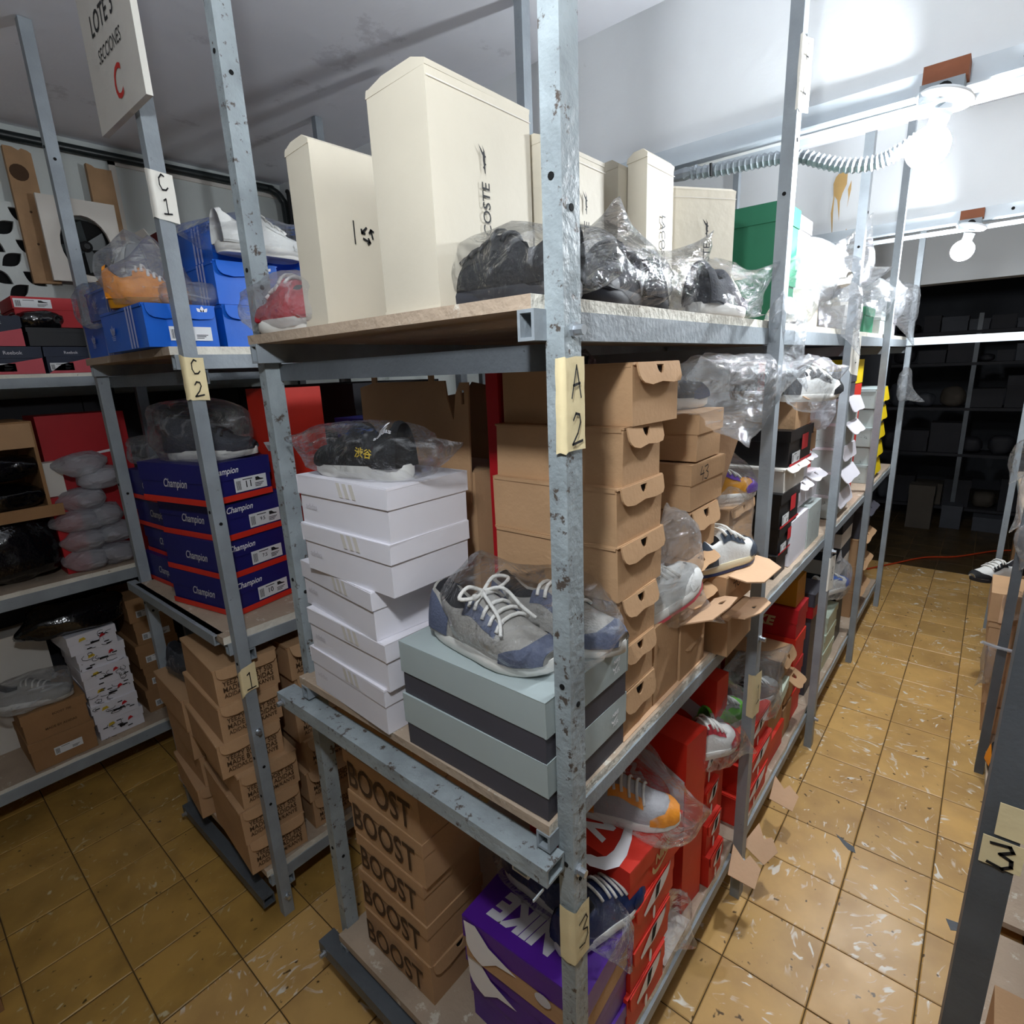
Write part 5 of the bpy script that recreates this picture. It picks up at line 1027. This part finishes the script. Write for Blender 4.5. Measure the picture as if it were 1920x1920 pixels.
r = Thing('open_carton', (-12.2, -5.3, ZD2), 'large open brown carton on its side holding dark packets, wall rack', 'carton')
b = MB(); b.box(-12.9, -11.4, -6.3, -4.9, 5.55, 5.60); b.box(-12.9, -11.4, -6.3, -4.9, 7.0, 7.05); b.box(-12.9, -11.4, -4.95, -4.9, 5.6, 7.0); b.box(-12.95, -12.9, -6.3, -4.9, 5.55, 7.05); r.part('shell', b, 'kraft_dark')
b = MB(); b.box(-11.42, -11.38, -6.3, -4.93, 6.62, 7.02); r.part('top_flap', b, 'kraft')
b = MB(); b.box(-11.42, -11.38, -6.3, -4.75, 5.42, 5.62); r.part('bottom_flap', b, 'kraft_dark')
for k, z in enumerate((5.8, 6.3)): bag('shiny %s packet inside the open carton' % ('dark' if k == 0 else 'silver-black'), (-11.8, -5.4, z), (.45, .5, .2), 50+k, 'wrap_black', group='packets in the open carton')
bag('big black sack under the open carton on the wall rack', (-12.0, -5.6, ZD2+.6), (.6, .75, .6), 52, 'wrap_black', [], -.59, crumple=.12, group='black bags')
shoebox('red box behind the wrapped bundles on the wall rack', -13.0, -12.0, -4.75, -3.4, ZD2, 2.8, 'crimson', 'plain', group='red boxes deep in the wall rack', deco=lambda p: D(p, lambda b, F: poly(b, F, [(-.5, .6), (.5, .68), (.5, .74)]), 'ink_white', 'white_print', 'x', .006))
shoebox('white box edge beside the wrapped bundles', -12.0, -11.7, -4.85, -4.6, 5.7, .6, 'off_card', 'plain')
b = MB(); b.box(-12.1, -11.6, -4.88, -4.5, ZD2, 5.69); tag(b.build('card_spacer', 'crimson'), 'red box side below the white box edge on the wall rack', 'box')
BW = [(-4.55, 4.5, .42), (-4.1, 4.5, .4), (-4.5, 4.86, .45), (-4.05, 4.9, .4), (-4.55, 5.22, .5), (-4.15, 5.26, .4), (-4.4, 5.58, .45), (-4.1, 5.95, .5), (-4.3, 6.22, .5)]
for k, (y, z, w_) in enumerate(BW):
    bag('white foam-wrapped bundle, %s in the pile on the wall rack' % ('lowest left', 'lowest right', 'left of the second layer', 'right of the second layer', 'left of the third layer', 'right of the third layer', 'fourth layer', 'fifth layer', 'topmost')[k], (-11.65, y, z), (.32, w_*.72, .2), 60+k, 'film_white', [((0, -1, 0), .08, .5)] if k % 2 == 0 else [], crumple=.2, group='foam-wrapped bundles', name='wrapped_bundle', cat='bundle', sub=3)
ZD3 = .935
CO = [(-5.19, 3), (-5.1, 2), (-5.08, 0), (-5.08, 1), (-5.07, 0), (-5.05, 2)]
for k, (y, ro) in enumerate(CO): shoebox('white shoebox with comic print, %s of the wall rack stack' % ORD[k], -12.7, -11.5-.02*(k % 2), y, y+.74, ZD3+.37*(5-k), .362, 'white_card', 'lid', lh=.42, deco=d_comic, rot=ro, group='comic print shoeboxes')
bag('shiny black plastic sack on top of the patterned white stack', (-11.95, -4.9, 3.4), (.5, .75, .28), 71, 'wrap_black', [((0, -1, -.2), .2, .4)], -.2, group='black bags')
def d_plain2(p): D(p, lambda b, F: text(b, F, 'MADE BY ADIDAS', p['ly']*.5, (.05, -.1), 0, .012), 'ink_brown', 'lettering', 'x'); D(p, lambda b, F: text(b, F, 'BOOST 700', p['ly']*.3, (.1, .14), 0, .012), 'ink_brown', 'lettering', 'x')
shoebox('upper brown shoebox with dark lettering on the wall rack bottom shelf', -12.9, -11.42, -6.05, -5.13, ZD3+.56, .54, 'kraft_dark', 'lid', lh=.3, deco=d_plain2, group='brown boxes on the wall rack bottom shelf')
shoebox('lower brown shoebox with a barcode sticker on the wall rack bottom shelf', -12.9, -11.40, -6.06, -5.12, ZD3, .55, 'kraft_dark', 'lid', lh=.25, deco=lambda p: sticker(p, .05, -.02, .42, .15, None, pic=False), rot=1, group='brown boxes on the wall rack bottom shelf')
shoe('grey shoe in a bag on the brown boxes at the left edge', (-11.8, -5.75, 2.06), 60, 'cloth_grey', 'cloth_grey', 'rub_white'); bag('crumpled clear bag around the grey shoe at the left edge', (-11.8, -5.8, 2.3), (.5, .6, .27), 72, 'film_milky', [], -.23)
shoebox('pale large box behind the bagged grey shoe', -13.2, -12.6, -6.6, -5.3, ZD3, 2.2, 'off_card', 'plain')
for k in range(5): shoebox('tan stickered shoebox, %s of the dim stack by the wall' % ORD[4-k], -13.0, -11.8, -4.1+.05*(k % 2), -3.35, ZD3+k*.5, .49, 'kraft_dark', 'lid', lh=.3, deco=lambda p: sticker(p, 0, -.08, .5, .14, None, pic=False), group='dim tan stack by the wall')
# ================================================================ RIGHT RACK
for k in range(5): shoebox('brown taped carton, %s of the stack on the right rack' % ORD[4-k], 1.40-.045*k, 2.7-.045*k, 5.8+.04*(k % 2), 6.9, .505+k*.555, .55, 'kraft', 'lid' if k % 2 else 'plain', lh=.2, group='cartons on the right rack', deco=lambda p: D(p, lambda b, F: poly(b, F, rect(-.5, -.3, -.27, .27)), 'kraft_in', 'tape', 'y', .02))
shoebox('brown carton high on the right rack at the picture edge', 1.62, 2.9, 7.5, 9.0, 4.445, 1.9, 'kraft', 'plain')
for k, (x, y, z, rx, rz_, m) in enumerate(((1.78, 4.9, 3.5, .2, .7, 'film_milky'), (1.85, 4.6, 2.9, .2, .45, 'film_milky'), (1.62, 4.9, 4.55, .25, .3, 'film_milky'), (1.55, 5.6, 3.2, .15, .2, 'film'), (1.5, 6.5, 5.0, .15, .5, 'film_milky'), (1.45, 9.5, 5.2, .2, .4, 'film_dim'), (1.36, 5.9, 1.9, .12, .35, 'film_milky'))):
    bag('clear bag hanging on the right rack, %s' % ('largest at the picture edge', 'lower one at the picture edge', 'above the post tape', 'small one below the tape', 'high one behind the post', 'dim one further along', 'low one beside the cartons')[k], (x, y, z), (rx, .3, rz_), 80+k, m, [((-.3, 0, -1), .25, .4)], group='bags on the right rack')
b = MB(); b.tube(spline([(1.18, 5.0, 2.62), (1.36, 5.06, 2.56), (1.6, 5.04, 2.55), (2.2, 5.1, 2.5)], 6), .03, 6); tag(b.build('tape_strand', 'film_white'), 'twisted strand of clear tape tied around the right rack post', 'tape')
shoe('white and black striped shoe jutting into the aisle from the right rack', (1.34, 9.35, 2.4), 225, 'leather_white', 'cloth_black', 'rub_dark'); shoebox('brown box under the striped shoe on the right rack', 1.56, 2.6, 8.7, 10.0, .505, 1.88, 'kraft_dark', 'plain')
bag('red plastic bag on the lower shelf of the right rack', (1.98, 4.45, 1.2), (.25, .35, .32), 90, 'crimson', group='bags on the lower right shelf'); bag('white wrapped packet on the lower shelf of the right rack', (1.66, 3.0, .68), (.15, .55, .15), 91, 'film_white', crumple=.12, group='bags on the lower right shelf')
shoe('black shoe with orange sole leaning on the lower right shelf', (1.8, 4.2, .52), -70, 'cloth_black', 'leather_orange', 'rub_dark'); bag('clear bag around the black and orange shoe, lower right', (1.8, 4.2, .75), (.22, .55, .24), 92, 'film', group='bags on the lower right shelf')
shoebox('brown carton on the shelf behind the dark post, lower right corner', 1.55, 2.8, -1.9, -.6, .385, .9, 'kraft', 'plain')
# ================================================================ DIM ROOM AT THE FAR END
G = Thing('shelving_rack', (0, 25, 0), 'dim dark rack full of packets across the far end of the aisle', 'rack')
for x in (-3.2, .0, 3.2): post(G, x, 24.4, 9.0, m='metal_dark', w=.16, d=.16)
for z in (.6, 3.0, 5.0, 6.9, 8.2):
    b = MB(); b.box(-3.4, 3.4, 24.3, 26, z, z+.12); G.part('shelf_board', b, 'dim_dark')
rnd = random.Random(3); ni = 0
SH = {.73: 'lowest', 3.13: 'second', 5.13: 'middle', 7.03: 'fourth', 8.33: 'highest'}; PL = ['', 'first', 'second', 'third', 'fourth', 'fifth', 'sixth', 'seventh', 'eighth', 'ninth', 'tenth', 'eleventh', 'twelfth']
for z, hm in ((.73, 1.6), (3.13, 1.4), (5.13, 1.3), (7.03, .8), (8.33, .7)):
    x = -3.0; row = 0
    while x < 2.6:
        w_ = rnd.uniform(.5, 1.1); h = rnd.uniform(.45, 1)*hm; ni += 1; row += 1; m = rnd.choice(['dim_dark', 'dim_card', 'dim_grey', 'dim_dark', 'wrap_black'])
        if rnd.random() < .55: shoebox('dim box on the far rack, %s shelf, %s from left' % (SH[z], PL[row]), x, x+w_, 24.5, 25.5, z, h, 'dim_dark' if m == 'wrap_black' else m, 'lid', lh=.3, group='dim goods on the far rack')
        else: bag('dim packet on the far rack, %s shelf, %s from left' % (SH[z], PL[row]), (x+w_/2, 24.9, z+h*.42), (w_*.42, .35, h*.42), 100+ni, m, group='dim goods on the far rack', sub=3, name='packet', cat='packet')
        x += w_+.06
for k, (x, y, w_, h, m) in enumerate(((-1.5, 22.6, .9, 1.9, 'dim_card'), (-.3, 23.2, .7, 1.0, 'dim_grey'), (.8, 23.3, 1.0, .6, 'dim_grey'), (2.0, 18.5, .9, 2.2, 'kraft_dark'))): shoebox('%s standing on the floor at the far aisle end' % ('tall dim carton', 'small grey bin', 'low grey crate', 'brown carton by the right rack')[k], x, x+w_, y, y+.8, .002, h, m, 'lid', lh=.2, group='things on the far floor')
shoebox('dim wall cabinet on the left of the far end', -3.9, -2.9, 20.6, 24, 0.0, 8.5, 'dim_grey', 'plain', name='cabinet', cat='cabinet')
shoebox('brown carton on the floor at the lower left picture edge', -9.6, -7.75, -8.3, -7.2, .002, .32, 'kraft_dark', 'lid', lh=.3)
# dark filler boxes added to stand in for the deep shade inside the shelves
PLN = ('nearest', 'second', 'third', 'fourth', 'fifth', 'farthest')
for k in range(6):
    shoebox('dark shade filler added against the wall, middle shelf, %s along' % PLN[k], -13.32, -13.05, -8.4+k*1.55, -6.9+k*1.55, 4.285, 3.1, 'dim_dark', 'lid', lh=.12, group='shade fillers deep in the wall rack')
    shoebox('dark shade filler added against the wall, bottom shelf, %s along' % PLN[k], -13.32, -13.22, -8.4+k*1.55, -6.9+k*1.55, .935, 2.85, 'dim_dark', 'lid', lh=.12, group='shade fillers deep in the wall rack')
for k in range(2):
    shoebox('dark shade filler added deep in the left rack, middle shelf, %s one' % ('left', 'right')[k], -9.4+k*1.45, -8.0+k*1.45, -1.9, -.2, 4.43, 3.0, 'dim_dark', 'lid', lh=.12, group='shade fillers deep in the left rack')
    shoebox('dark shade filler added deep in the left rack, bottom shelf, %s one' % ('left', 'right')[k], -9.4+k*1.45, -8.0+k*1.45, -2.4, -.2, .79, 3.1, 'dim_dark', 'lid', lh=.12, group='shade fillers deep in the left rack')
